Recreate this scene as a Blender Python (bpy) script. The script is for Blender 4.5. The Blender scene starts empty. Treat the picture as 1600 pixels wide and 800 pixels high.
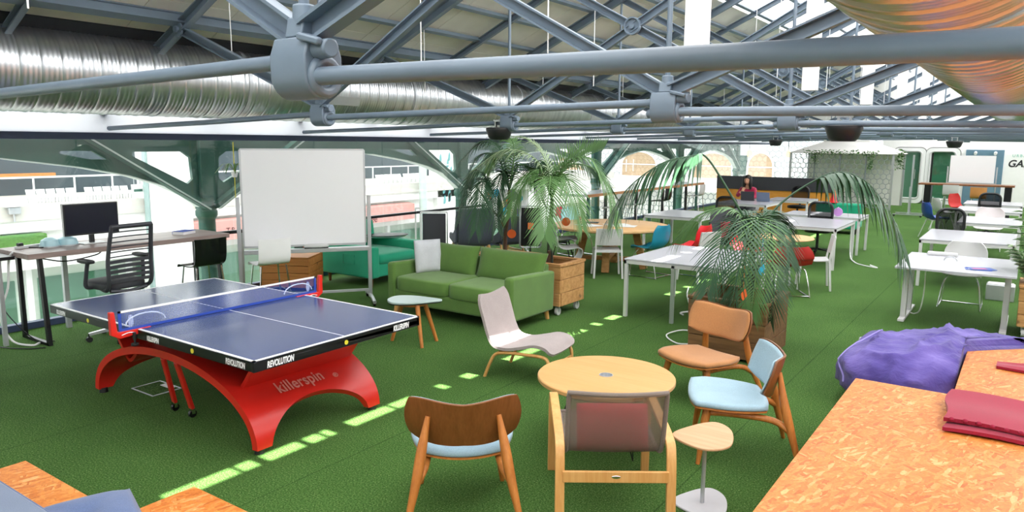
EXPOSURE = 0.0; SKY = 2.0; SUN = 55.0
import bpy, bmesh, math, random
from mathutils import Vector, Matrix, Euler
random.seed(7)
SC = bpy.context.scene; COL = SC.collection
pi = math.pi; R = math.radians

# ---------------------------------------------------------------- materials
def lin(c):
    if isinstance(c, str):
        c = c.lstrip('#'); c = tuple(int(c[i:i+2], 16)/255 for i in (0, 2, 4))
    return tuple(x/12.92 if x <= .04045 else ((x+.055)/1.055)**2.4 for x in c) + (1,)
class NT:
    def __init__(s, name):
        s.m = bpy.data.materials.new(name); s.m.use_nodes = True; s.t = s.m.node_tree; s.t.nodes.clear()
        s.out = s.n('ShaderNodeOutputMaterial')
    def n(s, typ, **kw):
        nd = s.t.nodes.new(typ)
        for k, v in kw.items():
            if k[0] == '_': nd.inputs[k[1:].replace('_', ' ')].default_value = v
            else: setattr(nd, k, v)
        return nd
    def l(s, a, b): s.t.links.new(a, b)
    def coord(s, scale=(1,1,1), rot=(0,0,0)):
        tc = s.n('ShaderNodeTexCoord'); mp = s.n('ShaderNodeMapping')
        mp.inputs['Scale'].default_value = scale; mp.inputs['Rotation'].default_value = rot
        s.l(tc.outputs['Object'], mp.inputs['Vector']); return mp.outputs['Vector']
    def ramp(s, fac, stops):
        r = s.n('ShaderNodeValToRGB'); e = r.color_ramp.elements
        while len(e) < len(stops): e.new(.5)
        for i, (p, c) in enumerate(stops): e[i].position = p; e[i].color = lin(c)
        s.l(fac, r.inputs['Fac']); return r.outputs['Color']
    def noise(s, vec, scale, detail=3, rough=.5):
        n = s.n('ShaderNodeTexNoise', _Scale=scale, _Detail=detail, _Roughness=rough); s.l(vec, n.inputs['Vector']); return n.outputs['Fac']
    def mix(s, f, a, b, blend='MIX'):
        m = s.n('ShaderNodeMix', data_type='RGBA', blend_type=blend)
        for sock, v in ((m.inputs[0], f), (m.inputs[6], a), (m.inputs[7], b)):
            if hasattr(v, 'links'): s.l(v, sock)
            else: sock.default_value = v
        return m.outputs[2]
    def bump(s, h, strength, dist=.01):
        b = s.n('ShaderNodeBump', _Strength=strength, _Distance=dist); s.l(h, b.inputs['Height']); return b.outputs['Normal']
    def pbsdf(s, col=None, rough=.5, metal=0, normal=None, **kw):
        p = s.n('ShaderNodeBsdfPrincipled'); p.inputs['Roughness'].default_value = rough; p.inputs['Metallic'].default_value = metal
        if col is not None:
            if hasattr(col, 'links'): s.l(col, p.inputs['Base Color'])
            else: p.inputs['Base Color'].default_value = col
        if normal: s.l(normal, p.inputs['Normal'])
        for k, v in kw.items(): p.inputs[k.replace('_', ' ')].default_value = v
        s.l(p.outputs[0], s.out.inputs[0]); return p
def simple(name, c, rough=.5, metal=0, vary=.12, nscale=6, bump=0, bscale=60, **kw):
    t = NT(name); v = t.coord(); c = lin(c)
    f = t.noise(v, nscale, 4)
    col = t.mix(f, tuple(x*(1-vary) for x in c[:3])+(1,), tuple(min(1, x*(1+vary)) for x in c[:3])+(1,))
    nm = t.bump(t.noise(v, bscale, 3), bump, .004) if bump else None
    t.pbsdf(col, rough, metal, nm, **kw); return t.m
def wood(name, a, b, scale=1, rough=.45, axis=0, knots=False):
    t = NT(name); sc = [14*scale]*3; sc[axis] = 1.2*scale
    v = t.coord(sc); n = t.noise(v, 2.2, 5, .6)
    sc2 = [70*scale]*3; sc2[axis] = 3*scale
    n2 = t.noise(t.coord(sc2), 2, 2)
    col = t.ramp(n, [(.3, a), (.7, b)]); col = t.mix(.25, col, t.ramp(n2, [(.35, a), (.65, b)]))
    if knots:
        w = t.n('ShaderNodeTexVoronoi', _Scale=5.0); t.l(t.coord(), w.inputs['Vector'])
        k = t.ramp(w.outputs['Distance'], [(.05, (0,0,0)), (.14, (1,1,1))])
        col = t.mix(.55, col, k, 'MULTIPLY')
    t.pbsdf(col, rough, 0, t.bump(n2, .12, .003)); return t.m
def fabric(name, c, rough=.9, vary=.18, scale=250, bump=.25):
    t = NT(name); v = t.coord(); c = lin(c)
    f = t.noise(v, 5, 4); g = t.noise(v, scale, 2)
    col = t.mix(f, tuple(x*(1-vary) for x in c[:3])+(1,), tuple(min(1, x*(1+vary)) for x in c[:3])+(1,))
    col = t.mix(.35, col, t.ramp(g, [(.3, (.55,)*3), (.7, (1,1,1))]), 'MULTIPLY')
    p = t.pbsdf(col, rough, 0, t.bump(g, bump, .002)); p.inputs['Sheen Weight'].default_value = .2; return t.m
def glass(name, tint=(.955,.985,.975), base=.035, edge=.2, rough=.02):
    t = NT(name); tr = t.n('ShaderNodeBsdfTransparent'); tr.inputs[0].default_value = tint+(1,)
    gl = t.n('ShaderNodeBsdfGlossy', _Roughness=rough); gl.inputs[0].default_value = (1,1,1,1)
    lw = t.n('ShaderNodeLayerWeight', _Blend=.25); mr = t.n('ShaderNodeMapRange', _To_Min=base, _To_Max=edge)
    t.l(lw.outputs['Facing'], mr.inputs['Value']); mx = t.n('ShaderNodeMixShader')
    t.l(mr.outputs[0], mx.inputs[0]); t.l(tr.outputs[0], mx.inputs[1]); t.l(gl.outputs[0], mx.inputs[2]); t.l(mx.outputs[0], t.out.inputs[0]); return t.m

def turf():
    t = NT('turf'); v = t.coord()
    a = t.noise(v, 95, 3, .7); b = t.noise(v, .9, 3); c = t.noise(v, 260, 2)
    col = t.ramp(a, [(.30, '#2c4a1c'), (.47, '#4d7634'), (.6, '#6d934d'), (.74, '#b9cc92')])
    col = t.mix(.5, col, t.ramp(c, [(.3, (.55,.6,.5)), (.7, (1,1,1))]), 'MULTIPLY')
    col = t.mix(.5, col, t.ramp(b, [(.3, (.72,.78,.72)), (.7, (1,1,1))]), 'MULTIPLY')
    sep = t.n('ShaderNodeSeparateXYZ'); t.l(v, sep.inputs[0])
    m = t.n('ShaderNodeMath', operation='MODULO'); m.inputs[1].default_value = 2.0
    add = t.n('ShaderNodeMath', operation='ADD'); add.inputs[1].default_value = 23.62; t.l(sep.outputs[0], add.inputs[0]); t.l(add.outputs[0], m.inputs[0])
    lt = t.n('ShaderNodeMath', operation='LESS_THAN'); lt.inputs[1].default_value = .010; t.l(m.outputs[0], lt.inputs[0])
    f2 = t.n('ShaderNodeMath', operation='MULTIPLY'); t.l(lt.outputs[0], f2.inputs[0]); t.l(t.noise(v, 3, 2), f2.inputs[1])
    col = t.mix(f2.outputs[0], col, lin('#1c3d12'))
    t.pbsdf(col, .95, 0, t.bump(a, .9, .02), Specular_IOR_Level=.15); return t.m
def osb(name='osb board'):
    t = NT(name); cols = []
    for k, (rz, sc) in enumerate(((.5, (13, 52, 18)), (-.95, (12, 46, 18)), (1.75, (15, 58, 18)))):
        mp0 = t.coord((1,1,1), (0, 0, rz)); mpn = t.n('ShaderNodeMapping'); mpn.inputs['Scale'].default_value = sc; t.l(mp0, mpn.inputs['Vector']); mp = mpn.outputs['Vector']; nz = t.n('ShaderNodeTexNoise', _Scale=.8, _Detail=2.0); t.l(mp, nz.inputs['Vector'])
        ad = t.n('ShaderNodeVectorMath', operation='ADD'); t.l(mp, ad.inputs[0]); t.l(nz.outputs['Color'], ad.inputs[1])
        vo = t.n('ShaderNodeTexVoronoi', _Scale=1.0); t.l(ad.outputs[0], vo.inputs['Vector'])
        se = t.n('ShaderNodeSeparateColor'); t.l(vo.outputs['Color'], se.inputs[0])
        cols.append((t.ramp(se.outputs[0], [(0, '#ad6a2c'), (.15, '#bd7c38'), (.5, '#c68844'), (.85, '#cf9654'), (1, '#dcb482')]), se.outputs[1], se.outputs[2]))
    def gt(v, x):
        g = t.n('ShaderNodeMath', operation='GREATER_THAN'); g.inputs[1].default_value = x; t.l(v, g.inputs[0]); return g.outputs[0]
    col = t.mix(gt(cols[1][1], .55), cols[0][0], cols[1][0]); col = t.mix(gt(cols[2][1], .62), col, cols[2][0])
    f = t.noise(t.coord(), 60, 4, .65); col = t.mix(.35, col, t.ramp(f, [(.3, '#9a6a38'), (.7, '#f0d8b0')]), 'OVERLAY')
    f3 = t.noise(t.coord(), 1.3, 3); col = t.mix(.5, col, t.ramp(f3, [(.35, '#eda85c'), (.68, '#f4dec6')]), 'MULTIPLY')
    t.pbsdf(col, .5, 0, t.bump(f, .12, .003)); return t.m
def ductmat():
    t = NT('spiral duct metal'); n = t.noise(t.coord((1.5, 6, 1.5)), 2, 2)
    col = t.ramp(n, [(.3, '#bdc0c4'), (.7, '#d6d8da')]); t.pbsdf(col, .30, .92); return t.m
def hexdist(t, axes, s):
    sep = t.n('ShaderNodeSeparateXYZ'); t.l(t.coord(), sep.inputs[0]); cmb = t.n('ShaderNodeCombineXYZ')
    t.l(sep.outputs[axes[0]], cmb.inputs[0]); t.l(sep.outputs[axes[1]], cmb.inputs[1])
    def vm(op, a, b=None):
        n = t.n('ShaderNodeVectorMath', operation=op)
        for i, v in enumerate((a, b)):
            if v is None: continue
            if hasattr(v, 'links'): t.l(v, n.inputs[i])
            else: n.inputs[i].default_value = v
        return n
    u = vm('ADD', vm('MULTIPLY', cmb.outputs[0], (s, s, 0)).outputs[0], (500, 866.0254, 0)).outputs[0]; P = (1, 1.7320508, 1); Hf = (.5, .8660254, 0)
    a = vm('SUBTRACT', vm('MODULO', u, P).outputs[0], Hf).outputs[0]
    b_ = vm('SUBTRACT', vm('MODULO', vm('ADD', u, Hf).outputs[0], P).outputs[0], Hf).outputs[0]
    lt = t.n('ShaderNodeMath', operation='LESS_THAN'); t.l(vm('DOT_PRODUCT', a, a).outputs['Value'], lt.inputs[0]); t.l(vm('DOT_PRODUCT', b_, b_).outputs['Value'], lt.inputs[1])
    mx = t.n('ShaderNodeMix', data_type='VECTOR'); t.l(lt.outputs[0], mx.inputs[0]); t.l(b_, mx.inputs[4]); t.l(a, mx.inputs[5])
    g = vm('ABSOLUTE', mx.outputs[1]).outputs[0]; sx = t.n('ShaderNodeSeparateXYZ'); t.l(g, sx.inputs[0])
    m = t.n('ShaderNodeMath', operation='MAXIMUM'); t.l(sx.outputs[0], m.inputs[0]); t.l(vm('DOT_PRODUCT', g, (.5, .8660254, 0)).outputs['Value'], m.inputs[1]); return m.outputs[0]
M = {}
def mk():
    M['turf'] = turf(); M['osb'] = osb(); M['duct'] = ductmat()
    M['steel'] = simple('blue grey steel paint', '#6d7c8b', .36, .0, .18, 5, .12, 30)
    M['white'] = simple('white paint', '#eeeeee', .5, 0, .03)
    M['plaster'] = simple('white plaster', '#f0efed', .8, 0, .04)
    M['navy'] = simple('navy steel', '#3a4766', .5); M['green'] = simple('green ironwork', '#2f5b50', .5, 0, .2, 4)
    M['edge'] = simple('pale edge paint', '#dfe8e4', .5)
    M['roof'] = simple('roof board', '#dedbd2', .8, 0, .12, 3); M['dark'] = simple('dark shade tone', '#23262c', .8)
    M['black'] = simple('black plastic', '#17181b', .45); M['blackm'] = simple('black metal', '#1b1c1f', .35, .3)
    M['chrome'] = simple('chrome', '#d8d8da', .15, 1.0, .02); M['alu'] = simple('grey aluminium', '#c3c6ca', .35, .6)
    M['wplastic'] = simple('white plastic', '#cacaca', .35, 0, .02); M['desk'] = simple('white laminate', '#bcbcc3', .2, 0, .02)
    M['wframe'] = simple('white frame', '#d0d0d0', .4, 0, .02)
    M['glass'] = glass('clear glass'); M['dglass'] = glass('green tinted glass', (.62,.80,.72), .05, .4)
    M['oakwood'] = wood('honey wood', '#a8622a', '#c8823f', 1, .4, 2); M['oakx'] = wood('pale oak', '#cfa06a', '#e4bd8b', .6, .45, 0)
    M['beech'] = wood('beech', '#c98f4d', '#dfae6e', .8, .4, 2); M['walnut'] = wood('brown veneer', '#6a3d18', '#84522a', .8, .4, 2)
    M['crate'] = wood('reclaimed boards', '#a9743f', '#d8a66c', .7, .7, 0, True); M['crated'] = wood('weathered boards', '#5a3d20', '#86603a', .7, .75, 0, True)
    M['pine'] = wood('knotty pine', '#b06a2c', '#cf8a48', .6, .6, 0, True)
    M['soil'] = simple('soil', '#3b2a1c', .95, 0, .4, 40, .5, 40)
mk()

# ---------------------------------------------------------------- mesh builder
class MB:
    def __init__(s): s.v = []; s.f = []; s.m = Matrix()
    def add(s, vs, fs):
        n = len(s.v); s.v += [tuple(s.m @ Vector(p)) for p in vs]; s.f += [tuple(i+n for i in f) for f in fs]; return s
    def box(s, x0, y0, z0, x1, y1, z1):
        return s.add([(x0,y0,z0),(x1,y0,z0),(x1,y1,z0),(x0,y1,z0),(x0,y0,z1),(x1,y0,z1),(x1,y1,z1),(x0,y1,z1)],
                     [(0,3,2,1),(4,5,6,7),(0,1,5,4),(1,2,6,5),(2,3,7,6),(3,0,4,7)])
    def obox(s, c, d, rot=(0,0,0)):
        m = Matrix.Translation(c) @ Euler(rot).to_matrix().to_4x4(); old = s.m; s.m = old @ m
        s.box(-d[0]/2,-d[1]/2,-d[2]/2,d[0]/2,d[1]/2,d[2]/2); s.m = old; return s
    def bar(s, p0, p1, w, h, up=(0,0,1), w1=None, h1=None):
        p0 = Vector(p0); p1 = Vector(p1); d = (p1-p0).normalized(); u = Vector(up)
        if abs(d.dot(u)) > .98: u = Vector((0,1,0))
        a = d.cross(u).normalized(); b = a.cross(d)
        w1 = w if w1 is None else w1; h1 = h if h1 is None else h1
        vs = [p + a*(i*ww/2) + b*(j*hh/2) for p, ww, hh in ((p0,w,h),(p1,w1,h1)) for i, j in ((-1,-1),(1,-1),(1,1),(-1,1))]
        return s.add(vs, [(0,3,2,1),(4,5,6,7),(0,1,5,4),(1,2,6,5),(2,3,7,6),(3,0,4,7)])
    def tube(s, pts, r, seg=8, closed=False, cap=True):
        pts = [Vector(p) for p in pts]; n = len(pts); rs = r if isinstance(r, (list, tuple)) else [r]*n
        T = []
        for i in range(n):
            a = pts[(i-1) % n] if (closed or i) else pts[i]; b = pts[(i+1) % n] if (closed or i < n-1) else pts[i]
            T.append((b-a).normalized())
        u = Vector((0,0,1)) if abs(T[0].z) < .9 else Vector((0,1,0)); nrm = (u - T[0]*u.dot(T[0])).normalized()
        vs = []
        for i in range(n):
            nrm = (nrm - T[i]*nrm.dot(T[i])).normalized(); bi = T[i].cross(nrm)
            for k in range(seg):
                a = 2*pi*k/seg; vs.append(pts[i] + (nrm*math.cos(a) + bi*math.sin(a))*rs[i])
        fs = []
        for i in range(n if closed else n-1):
            j = (i+1) % n
            for k in range(seg): fs.append((i*seg+k, i*seg+(k+1) % seg, j*seg+(k+1) % seg, j*seg+k))
        if cap and not closed: fs += [tuple(range(seg-1, -1, -1)), tuple((n-1)*seg+k for k in range(seg))]
        return s.add(vs, fs)
    def cyl(s, p0, p1, r, r1=None, seg=16): return s.tube([p0, p1], [r, r if r1 is None else r1], seg)
    def lathe(s, prof, seg=24, c=(0,0,0)):
        vs = []; fs = []; n = len(prof)
        for (r, z) in prof:
            for k in range(seg): a = 2*pi*k/seg; vs.append((c[0]+r*math.cos(a), c[1]+r*math.sin(a), c[2]+z))
        for i in range(n-1):
            for k in range(seg): fs.append((i*seg+k, i*seg+(k+1) % seg, (i+1)*seg+(k+1) % seg, (i+1)*seg+k))
        if prof[0][0] > 0: fs.append(tuple(range(seg-1, -1, -1)))
        if prof[-1][0] > 0: fs.append(tuple((n-1)*seg+k for k in range(seg)))
        return s.add(vs, fs)
    def prism(s, poly, z0, z1, m=None):
        n = len(poly); vs = [(x,y,z0) for x, y in poly] + [(x,y,z1) for x, y in poly]
        if m is not None: vs = [m @ Vector(v) for v in vs]
        return s.add(vs, [tuple(range(n-1, -1, -1)), tuple(range(n, 2*n))] + [(i, (i+1) % n, n+(i+1) % n, n+i) for i in range(n)])
    def grid(s, f, nu, nv, th=0):
        P = [[Vector(f(i/nu, j/nv)) for j in range(nv+1)] for i in range(nu+1)]
        idx = lambda i, j: i*(nv+1)+j
        top = []; N = (nu+1)*(nv+1)
        for i in range(nu+1):
            for j in range(nv+1):
                a = P[min(i+1,nu)][j]-P[max(i-1,0)][j]; b = P[i][min(j+1,nv)]-P[i][max(j-1,0)]
                nn = a.cross(b); nn = nn.normalized() if nn.length > 1e-9 else Vector((0,0,1)); top.append((P[i][j], nn))
        if not th: return s.add([p for p, n in top], [(idx(i,j), idx(i+1,j), idx(i+1,j+1), idx(i,j+1)) for i in range(nu) for j in range(nv)])
        t = th if callable(th) else (lambda u, v: th)
        vs = []
        for i in range(nu+1):
            for j in range(nv+1): p, n = top[idx(i,j)]; vs.append(p + n*(t(i/nu,j/nv)/2))
        for i in range(nu+1):
            for j in range(nv+1): p, n = top[idx(i,j)]; vs.append(p - n*(t(i/nu,j/nv)/2))
        fs = []
        for i in range(nu):
            for j in range(nv):
                q = (idx(i,j), idx(i+1,j), idx(i+1,j+1), idx(i,j+1)); fs.append(q); fs.append(tuple(N+k for k in reversed(q)))
        br = [idx(i,0) for i in range(nu+1)] + [idx(nu,j) for j in range(1,nv+1)] + [idx(i,nv) for i in range(nu-1,-1,-1)] + [idx(0,j) for j in range(nv-1,0,-1)]
        for k in range(len(br)): a = br[k]; b = br[(k+1) % len(br)]; fs.append((b, a, a+N, b+N))
        return s.add(vs, fs)
    def ell(s, c, r, nu=20, nv=12, e1=1, e2=1, rot=None):
        # superellipsoid; e<1 gives boxier
        sp = lambda x, e: math.copysign(abs(x)**e, x)
        rm = Euler(rot).to_matrix() if rot else Matrix.Identity(3)
        vs = []; fs = []
        for j in range(nv+1):
            v = -pi/2 + pi*j/nv
            for i in range(nu):
                u = 2*pi*i/nu
                p = Vector((r[0]*sp(math.cos(v),e1)*sp(math.cos(u),e2), r[1]*sp(math.cos(v),e1)*sp(math.sin(u),e2), r[2]*sp(math.sin(v),e1)))
                vs.append(Vector(c) + rm @ p)
        for j in range(nv):
            for i in range(nu): fs.append((j*nu+i, j*nu+(i+1) % nu, (j+1)*nu+(i+1) % nu, (j+1)*nu+i))
        return s.add(vs, fs)
    def build(s, name, mat, parent=None, bev=0, seg=2, smooth=True, ang=38, sub=0, loc=None, rz=0):
        me = bpy.data.meshes.new(name); me.from_pydata(s.v, [], s.f); me.validate(); me.update()
        bm = bmesh.new(); bm.from_mesh(me); bmesh.ops.remove_doubles(bm, verts=bm.verts, dist=1e-6); bmesh.ops.recalc_face_normals(bm, faces=bm.faces); bm.to_mesh(me); bm.free()
        if smooth: me.shade_smooth(); me.set_sharp_from_angle(angle=R(ang))
        return link(name, me, mat, parent, bev, seg, sub, loc, rz)
def link(name, me, mat, parent=None, bev=0, seg=2, sub=0, loc=None, rz=0):
    mats = mat if isinstance(mat, (list, tuple)) else [mat]
    for m in mats: me.materials.append(M[m] if isinstance(m, str) else m)
    o = bpy.data.objects.new(name, me); COL.objects.link(o)
    if parent: o.parent = parent
    if loc: o.location = loc
    if rz: o.rotation_euler = (0,0,rz)
    if bev:
        b = o.modifiers.new('bevel', 'BEVEL'); b.width = bev; b.segments = seg; b.limit_method = 'ANGLE'; b.angle_limit = R(40)
    if sub: x = o.modifiers.new('sub', 'SUBSURF'); x.levels = sub; x.render_levels = sub
    return o
def tag(o, label=None, cat=None, group=None, kind=None):
    if label: o['label'] = label
    if cat: o['category'] = cat
    if group: o['group'] = group
    if kind: o['kind'] = kind
    return o
def thing(name, label, cat, loc=(0,0,0), rz=0, group=None):
    o = bpy.data.objects.new(name, None); COL.objects.link(o); o.empty_display_size = .1
    o.location = loc; o.rotation_euler = (0,0,rz); return tag(o, label, cat, group)
def struct(o): o['kind'] = 'structure'; return o
KIDS = {}
def dup(root, loc, rz=0, label=None, group=None, scale=None):
    def cp(o, par):
        c = o.copy(); COL.objects.link(c)
        if par: c.parent = par
        for k in [x for x in bpy.data.objects if x.parent == o]: cp(k, c)
        return c
    r = cp(root, None); r.location = loc; r.rotation_euler = (0,0,rz)
    if label: r['label'] = label
    if group: r['group'] = group
    if scale: r.scale = scale
    return r
def text(name, s, size, mat, parent, mtx, extrude=.0006, shear=0, offset=0, sx=1, align='CENTER', spacing=1):
    cu = bpy.data.curves.new(name, 'FONT'); cu.body = s; cu.size = size; cu.extrude = extrude; cu.shear = shear; cu.offset = offset
    cu.align_x = align; cu.align_y = 'CENTER'; cu.space_character = spacing
    o = bpy.data.objects.new('tmp', cu); COL.objects.link(o); bpy.context.view_layer.update()
    me = bpy.data.meshes.new_from_object(o.evaluated_get(bpy.context.evaluated_depsgraph_get())); bpy.data.objects.remove(o)
    me.name = name; me.transform(mtx @ Matrix.Diagonal((sx,1,1,1))); return link(name, me, mat, parent)
def face(o, xdir, ydir):  # matrix: text x along xdir, y along ydir at point o
    x = Vector(xdir).normalized(); y = Vector(ydir).normalized(); z = x.cross(y)
    m = Matrix((x, y, z)).transposed().to_4x4(); m.translation = o; return m
def plate(name, loops, th, mtx, mat, parent=None):  # outline with holes (2D) extruded
    cu = bpy.data.curves.new(name, 'CURVE'); cu.dimensions = '2D'; cu.fill_mode = 'BOTH'; cu.extrude = th/2
    for lp in loops:
        sp = cu.splines.new('POLY'); sp.points.add(len(lp)-1); sp.use_cyclic_u = True
        for p, q in zip(sp.points, lp): p.co = (q[0], q[1], 0, 1)
    o = bpy.data.objects.new('tmp', cu); COL.objects.link(o); bpy.context.view_layer.update()
    me = bpy.data.meshes.new_from_object(o.evaluated_get(bpy.context.evaluated_depsgraph_get())); bpy.data.objects.remove(o)
    me.name = name; me.transform(mtx); return link(name, me, mat, parent)
def arc(c, r, a0, a1, n): return [(c[0]+r*math.cos(a0+(a1-a0)*i/n), c[1]+r*math.sin(a0+(a1-a0)*i/n)) for i in range(n+1)]
def rrect(x0, y0, x1, y1, r, n=5):
    return arc((x1-r,y1-r),r,0,pi/2,n)+arc((x0+r,y1-r),r,pi/2,pi,n)+arc((x0+r,y0+r),r,pi,1.5*pi,n)+arc((x1-r,y0+r),r,1.5*pi,2*pi,n)
def smooth_poly(pts, n=6):  # closed catmull-rom
    out = []; N = len(pts)
    for i in range(N):
        p0, p1, p2, p3 = (Vector((*pts[(i+k-1) % N], 0)) for k in range(4))
        for j in range(n):
            t = j/n; q = .5*((2*p1)+(p2-p0)*t+(2*p0-5*p1+4*p2-p3)*t*t+(3*p1-p0-3*p2+p3)*t**3); out.append((q.x, q.y))
    return out
def spline(pts, n=6):  # open catmull-rom 3D
    P = [Vector(p) for p in pts]; P = [2*P[0]-P[1]] + P + [2*P[-1]-P[-2]]; out = []
    for i in range(1, len(P)-2):
        for j in range(n):
            t = j/n; a, b, c, d = P[i-1], P[i], P[i+1], P[i+2]
            out.append(.5*((2*b)+(c-a)*t+(2*a-5*b+4*c-d)*t*t+(3*b-a-3*c+d)*t**3))
    out.append(P[-2]); return out

# ---------------------------------------------------------------- camera and light
F, PITCH, ROLL, YAW, H = 1150., R(8.75), R(.45), R(35), 2.12
cp, sp = math.cos(PITCH), math.sin(PITCH)
cr = Vector((1,0,0)); cf = Vector((0,cp,-sp)); cu_ = Vector((0,sp,cp)); c, s = math.cos(ROLL), math.sin(ROLL)
cr, cu_ = cr*c+cu_*s, -cr*s+cu_*c
rz_ = Matrix.Rotation(YAW, 3, 'Z'); cr, cf, cu_ = rz_@cr, rz_@cf, rz_@cu_
cam = bpy.data.objects.new('camera', bpy.data.cameras.new('camera')); COL.objects.link(cam); SC.camera = cam
cam.data.sensor_width = 36; cam.data.lens = F/1600*36; cam.data.clip_start = .05; cam.data.clip_end = 300
mm = Matrix((cr, cu_, -cf)).transposed().to_4x4(); mm.translation = (0,0,H); cam.matrix_world = mm
SC.view_settings.view_transform = 'Standard'; SC.view_settings.look = 'None'; SC.view_settings.gamma = 1
SC.view_settings.use_curve_mapping = False; SC.view_settings.exposure = EXPOSURE
w = bpy.data.worlds.new('sky'); SC.world = w; w.use_nodes = True; nt = w.node_tree; nt.nodes.clear()
bg = nt.nodes.new('ShaderNodeBackground'); wo = nt.nodes.new('ShaderNodeOutputWorld'); nt.links.new(bg.outputs[0], wo.inputs[0])
bg.inputs[0].default_value = (.90,.95,1,1); bg.inputs[1].default_value = SKY
sl = bpy.data.lights.new('sun', 'SUN'); sl.energy = SUN; sl.angle = R(.53); sl.color = (1,.97,.93)
so = bpy.data.objects.new('sun', sl); COL.objects.link(so)
SDIR = Vector((-1, .0, -1.5)).normalized(); so.rotation_euler = SDIR.to_track_quat('-Z', 'Y').to_euler(); so.location = (6,8,9)
cy = SC.cycles; cy.use_denoising = True; cy.max_bounces = 8; cy.diffuse_bounces = 4; cy.glossy_bounces = 4; cy.transmission_bounces = 4; cy.transparent_max_bounces = 16
cy.sample_clamp_indirect = 8; cy.caustics_reflective = False; cy.caustics_refractive = False
# ---------------------------------------------------------------- the room
XL, XR, Y0, Y1 = -9.12, 2.05, -2.6, 31.5
TR = [1.6+2.85*k for k in range(-1, 11)]                 # truss planes
RID, ZR, SL = -3.55, 5.0, .465                           # ridge x, height, slope
zroof = lambda x: ZR - SL*abs(x-RID)
b = MB(); b.box(-9.2, Y0, -.25, XR, Y1, 0); struct(b.build('floor', 'turf', smooth=False))
b = MB(); b.box(XR, Y0, -.25, XR+.15, Y1, 2.45); struct(b.build('wall_right', 'plaster'))
b = MB(); b.box(-9.3, Y0-.15, -.25, XR+.15, Y0, 2.45); b.prism([(-9.3,2.45),(XR+.15,2.45),(RID,ZR+.2)], -.15, 0, Matrix.Translation((0,Y0,0)) @ Matrix.Rotation(pi/2,4,'X'))
struct(b.build('wall_back', 'plaster'))
def milky(name='milky rooflight', c=.36):
    t = NT(name); tl = t.n('ShaderNodeBsdfTranslucent'); tl.inputs[0].default_value = (c,c*1.02,c*1.04,1)
    df = t.n('ShaderNodeBsdfDiffuse'); df.inputs[0].default_value = (.9,.9,.9,1); mx = t.n('ShaderNodeMixShader'); mx.inputs[0].default_value = .25
    t.l(tl.outputs[0], mx.inputs[1]); t.l(df.outputs[0], mx.inputs[2]); t.l(mx.outputs[0], t.out.inputs[0]); return t.m
# left eaves: white soffit box above the glass with a navy beam under it
M['milky'] = milky(); M['milkyeaves'] = milky('milky eaves glazing', .93); M['milkyhall'] = milky('milky hall roof', .31)
b = MB(); b.box(-8.95,Y0,2.2,-8.935,Y1,2.66); o = struct(b.build('window_29', 'milkyeaves', smooth=False))
b = MB(); b.box(-9.2, Y0, 2.12, -8.93, Y1, 2.2); struct(b.build('trim_1', 'navy', bev=.008))
b = MB(); b.box(-9.17, Y0, 0, -9.07, Y1, .075); struct(b.build('baseboard_left', 'navy', bev=.004))
# glass panes along the left edge, thin green gap between them
ys = [Y0+.02]+[-1.3+1.466*k for k in range(0, 17)]
seams = [1.25, 2.72, 4.17, 6.19, 7.66, 9.124, 10.588, 12.05, 13.5, 15.14, 16.6, 18.1, 19.6, 21.2, 22.7, 24.2, 25.7, 27.2, 28.7, 30.2, Y1]
prev = Y0
for i, y in enumerate(seams):
    b = MB(); b.box(-9.126, prev+.006, .06, -9.112, y-.006, 2.13); struct(b.build('window_%d' % (i+1), 'glass', smooth=False)); prev = y
# handrail inside the glass
h = thing('handrail', 'dark grey handrail running along the glass wall', 'handrail', (-8.97,0,0))
b = MB(); b.obox((0, 8.9, .87), (.07, 6.3, .045)); b.build('rail', 'blackm', h, bev=.008)
for y in (6.2, 8.6, 11.9):
    b = MB(); b.bar((0,y,0),(0,y,.85),.035,.035); b.build('post', 'alu', h)
# opaque left roof slope with boards
def roofpt(x, y, dz=0): return (x, y, zroof(x)+dz)
SLOT_X = (-1.36, -1.27)
segs = [(2.2,2.82),(2.9,3.2),(3.26,3.48),(3.66,4.42),(4.70,4.78),(5.05,6.25),(6.42,6.5),(6.78,7.3),(7.5,7.6),(7.85,8.7),(9.0,9.1),(9.4,10.0),(10.35,10.47),(10.85,11.9),(12.3,12.4),(12.8,14.2),(15,16.5),(17.2,19)]
def slab(b, x0, x1, y0, y1, dz, th):
    b.add([roofpt(x0,y0,dz), roofpt(x1,y0,dz), roofpt(x1,y1,dz), roofpt(x0,y1,dz), roofpt(x0,y0,dz+th), roofpt(x1,y0,dz+th), roofpt(x1,y1,dz+th), roofpt(x0,y1,dz+th)],
          [(0,3,2,1),(4,5,6,7),(0,1,5,4),(1,2,6,5),(2,3,7,6),(3,0,4,7)])
b = MB(); xs = [-8.93,-8.0,-7.1,-6.2,-5.3,-4.72]
for i in range(len(xs)-1):
    y = Y0
    while y < Y1-.01:
        y2 = min(y+.95, Y1); 
        if not (abs(xs[i]+5.3) < .05 and 6.0 < y < 6.9): slab(b, xs[i]+.006, xs[i+1]-.006, y+.004, y2-.004, .13, .03)
        y = y2
slab(b, -8.93, -4.72, Y0, Y1, .165, .03)
struct(b.build('ceiling_left_slope', 'roof', smooth=False))
b = MB(); slab(b, -7.84, -7.60, Y0, Y1, .115, .01); struct(b.build('trim_60', 'dark', smooth=False))  # dark strip stands in for the shade above the left duct
b = MB(); 
b.box(-8.97, Y0, 2.64, -8.92, Y1, 3.3); struct(b.build('trim_2', 'dark'))  # unseen upstand, added to keep sun from slipping in between the roofs
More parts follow.
